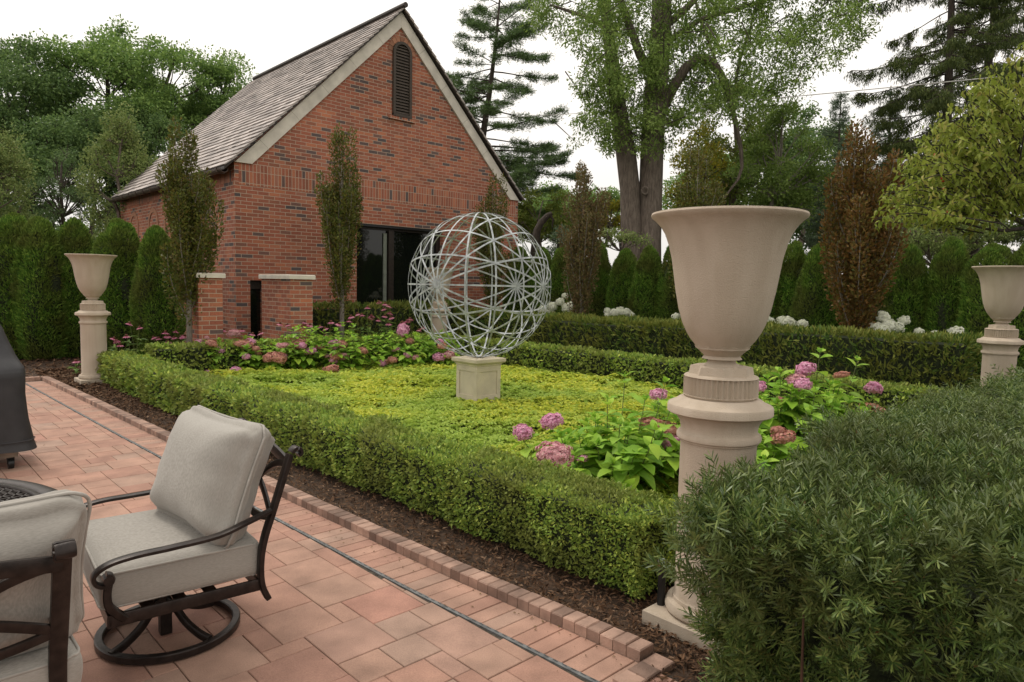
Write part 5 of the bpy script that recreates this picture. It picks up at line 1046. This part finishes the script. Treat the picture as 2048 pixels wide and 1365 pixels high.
def chair(loc, az, label, pyaw=0., poff=0., pw=.75, pz=0.):
    """local +x is where the sitter faces"""
    t = empty('patio_chair', loc, label, 'chair', 'swivel patio chairs with grey cushions', az); I = M['iron']
    W_ = .375   # half width
    def bar(name, pts, w, h, up=(0, 0, 1), k=8, parent=t, mb=None):
        b = mb or MB(); b.tube(smooth_path(pts, k) if k else pts, 1, prof=rect(h, w), up=up)
        return b if mb is not None else b.obj(name, I, parent, auto=35)
    # base ring, arched spokes and post
    th = np.linspace(0, 2*math.pi, 49)[:-1]; b = MB(); b.tube([(.28*math.cos(a)-.02, .28*math.sin(a), .024) for a in th], 1, prof=rect(.034, .034), up=(0, 0, 1), closed=True); b.obj('base_ring', I, t, auto=35)
    for k in range(4):
        a = k*math.pi/2+.5; c, s = math.cos(a), math.sin(a); bar('spoke', [(r*c, r*s, z) for r, z in ((.27, .03), (.2, .045), (.12, .085), (.05, .15), (.02, .16))], .034, .022, up=(-s, c, 0))
    b = MB(); b.box((-.024, -.024, .004), (.024, .024, .26), .002); b.obj('post', I, t); b = MB(); b.box((-.12, -.1, .245), (.12, .1, .262)); b.obj('swivel_plate', I, t)
    # seat frame
    b = MB()
    for s in (1, -1): bar('', [(-.30, s*W_, .285), (0, s*W_, .285), (.27, s*W_, .285)], .016, .05, up=(0, 0, 1), mb=b, k=3)
    bar('', [(.27, -W_-.008, .285), (.27, W_+.008, .285)], .016, .05, mb=b, k=0); bar('', [(-.295, -W_, .285), (-.295, W_, .285)], .016, .05, mb=b, k=0)
    for x in (-.12, .0, .12): bar('', [(x, -W_, .272), (x, W_, .272)], .05, .008, mb=b, k=0)
    b.obj('seat_frame', I, t, auto=35)
    # back posts
    def bx(z): return -.30-.02*math.sin((z-.25)*2.2)-max(0, z-.45)*.30
    for s in (1, -1):
        pts = [(-.335, s*W_, .215), (-.312, s*W_, .27)]+[(bx(z), s*W_, z) for z in np.linspace(.33, .84, 7)]
        b = MB(); bar('', pts, .046, .024, up=(1, 0, -.1), mb=b, k=4)
        e = pts[-1]; sc_ = [(e[0]-.004, e[1], e[2]+.008), (e[0]-.02, e[1], e[2]+.026), (e[0]-.042, e[1], e[2]+.02), (e[0]-.047, e[1], e[2]), (e[0]-.034, e[1], e[2]-.008)]
        bar('', sc_, .05, .016, up=(1, 0, .3), mb=b, k=5); b.obj('back_post', I, t, auto=40)
    # back lattice
    def bp(y, z): return (bx(z), y, z)
    b = MB(); pr = rect(.016, .055)
    b.tube([(bx(.815+.03*math.cos(y/W_*1.57))-.0, y, .80+.035*math.cos(y/W_*1.57)) for y in np.linspace(-W_, W_, 17)], 1, prof=rect(.045, .018), up=(0, 0, 1)); b.obj('top_rail', I, t, auto=35)
    def strip(name, f, m=25, w=.03): 
        b = MB(); b.tube([bp(*f(u)) for u in np.linspace(0, 1, m)], 1, prof=rect(.014, w), up=(1, 0, .25)); b.obj(name, I, t, auto=35)
    for s in (1, -1):
        strip('lattice_bar', lambda u: (s*(-W_+2*W_*u), .80-.47*u+.06*math.sin(2*math.pi*u)))
        strip('lattice_bar', lambda u: (s*W_*(1-u)**1.0, .575-.03*math.sin(u*3.14)))
    strip('lattice_arch', lambda u: (-W_+2*W_*u, .33+.13*math.sin(math.pi*u)), w=.036); strip('lattice_arch', lambda u: (-W_+2*W_*u, .575+.12*math.sin(math.pi*u)))
    # arms
    for s in (1, -1):
        y = s*(W_+.012); pts = [(bx(.60), s*W_, .605), (-.24, y+s*.005, .575), (-.12, y+s*.02, .548), (.05, y+s*.025, .54), (.18, y+s*.025, .537), (.27, y+s*.02, .522), (.318, y+s*.015, .49), (.315, y+s*.012, .455), (.288, y+s*.012, .44), (.262, y+s*.012, .452), (.262, y+s*.012, .474), (.28, y+s*.012, .482)]
        b = MB(); P = smooth_path(pts, 8); T_ = np.gradient(P, axis=0); upv = np.cross(T_, np.array((0, 1., 0))); upv[upv[:, 2] < 0] *= 1
        b.tube(P, 1, prof=rect(.018, .042, .35), up=upv); b.tube([(.275, y+s*.012-.026, .463), (.275, y+s*.012+.026, .463)], .017, 12)
        b.obj('arm', I, t, auto=40)
        b = MB(); b.tube(smooth_path([(.27, y, .445), (.277, y, .40), (.272, y-s*.0, .355), (.245, y-s*.005, .315), (.215, s*W_, .285)], 6), 1, prof=rect(.03, .03, .3), up=(1, 0, 0)); b.obj('arm_support', I, t, auto=40)
    # cushions
    sc1 = cushion(.60, .715, .165, 'seat_cushion', t, (-.005, poff*.8, .395), puff=.5, seed=3, edge=.03); piping(sc1, .598, .713, .066, .035); piping(sc1, .598, .713, -.066, .035)
    bc = cushion(.54, pw, .27, 'back_cushion', t, (-.20, poff, .715+pz), (0, R_(-110), pyaw), seed=8, edge=.09, pillow=True); piping(bc, .54, pw, 0, .07, .006, pillow=True)
    b = MB(); 
    b2 = MB(); b2.tube(smooth_path([(-.29, -W_+.0, .30), (-.315, -W_-.025, .31), (-.345, -W_-.012, .30), (-.335, -W_+.01, .298)], 4), 1, prof=rect(.022, .006), up=(0, 0, 1)); b2.obj('cushion_tie', M['piping'], t)
    return t
ch1 = chair((.95, 3.24, .004), R_(175), 'dark metal swivel chair facing left with plump grey cushions, in full view on the patio', R_(9))
ch2 = chair((.01, 2.64, .004), R_(90), 'grey cushioned chair seen from behind at the lower left corner, cut off by the photo', 0., -.10, .77, -.01)
# table
t = empty('patio_table', (-.14, 3.30, 0), 'round dark metal table with pierced top behind the left chair', 'table')
b = MB(); Rt = .745; b.lathe([(Rt-.075, .672), (Rt-.03, .667), (Rt-.005, .672), (Rt, .682), (Rt-.004, .69), (Rt-.014, .693), (Rt-.02, .70), (Rt-.03, .704), (Rt-.07, .704), (Rt-.078, .698), (Rt-.085, .702), (Rt-.10, .702), (Rt-.104, .697), (Rt-.104, .680), (Rt-.075, .672)], 96); b.obj('rim', M['iron'], t, auto=40)
b = MB(); s_ = .045; hgt = s_*math.sqrt(3)/2; rin = Rt-.10
for ang in (0, 60, 120):
    a = R_(ang); dv = np.array((math.cos(a), math.sin(a))); nv = np.array((-dv[1], dv[0]))
    for k in range(-20, 21):
        o_ = k*hgt
        if abs(o_) >= rin-.01: continue
        L = math.sqrt(rin**2-o_**2); p = nv*o_; b.tube([(*(p-dv*L), .69), (*(p+dv*L), .69)], 1, prof=rect(.008, .007 if ang else .0072, .2), up=(0, 0, 1))
b.obj('lattice_top', M['iron'], t)
b = MB(); b.lathe([(0, .0), (.26, .0), (.27, .02), (.2, .04), (.06, .07), (.045, .12), (.04, .5), (.07, .6), (.2, .655), (.3, .672), (0, .673)], 28); b.obj('pedestal', M['iron'], t, smooth=True)
# covered grill
t = empty('covered_grill', (.37, 7.2, 0), 'charcoal fabric covered grill standing at the left edge of the patio', 'grill')
secs = [(.16, .68, .37, 0), (.22, .665, .355, 0), (.40, .64, .345, 0), (.62, .625, .335, 0), (.80, .63, .33, 0), (.835, .625, .31, 0), (.93, .585, .26, .03), (1.04, .55, .21, .06), (1.15, .52, .16, .07), (1.22, .49, .10, .07), (1.24, .42, .05, .07)]
n = 96; V = []; an = np.arange(n)*2*math.pi/n
for z, hx, hy, oy in secs:
    e = 7 if z < .85 else 4
    c, s = np.cos(an), np.sin(an); r_ = (np.abs(c)**e+np.abs(s)**e)**(-1/e); fold = 1+(.03 if z < .3 else .016 if z < .7 else .004)*np.sin(an*9+z*2)*np.cos(an*4+1)
    V.append(np.stack((c*r_*hx*fold, s*r_*hy*fold+oy, z+.012*np.sin(an*3)*(z < .3)), 1))
V = np.array(V); V2 = []
for i in range(len(V)-1):
    for k in range(4): V2.append(V[i]+(V[i+1]-V[i])*k/4)
V2.append(V[-1]); V2 = np.array(V2); m = len(V2); V2 += .006*noise(V2.reshape(-1, 3), 6, 4).reshape(m, n)[..., None]*np.array((1, 1, 0)); b = MB(); i = np.arange(m-1)[:, None]; j = np.arange(n)[None]; j2 = (j+1) % n
b.add(V2, np.stack((i*n+j, i*n+j2, (i+1)*n+j2, (i+1)*n+j), -1).reshape(-1, 4)); b.F.append(np.array([[(m-1)*n+k for k in range(n)]])); b.obj('fabric_cover', M['cover'], t, smooth=True)
b = MB(); b.box((-.55, -.28, .1), (.55, .28, .2)); b.obj('cart', plain('tan_steel', (.25, .22, .18), .4, .5), t)
for x in (-.5, .5):
    for y in (-.25, .25):
        b = MB(); b.tube([(x-.02, y, .045), (x+.02, y, .045)], .045, 16); b.box((x-.026, y-.012, .045), (x+.026, y+.012, .11)); b.obj('caster', M['black'], t, auto=40)
for z, hx, hy in ((.235, .672, .358),):
    b = MB(); P = [];
    for a in an: c, s = math.cos(a), math.sin(a); r_ = (abs(c)**7+abs(s)**7)**(-1/7); P.append((c*r_*(hx+.002)*(1+.03*math.sin(a*9+z*2)*math.cos(a*4+1)), s*r_*(hy+.002)*(1+.03*math.sin(a*9+z*2)*math.cos(a*4+1)), z))
    b.tube(P, .004, 5, closed=True); b.obj('hem', M['cover'], t)
for ch in bpy.data.objects:
    if ch.name.startswith('buds') : ch.name = 'bud'
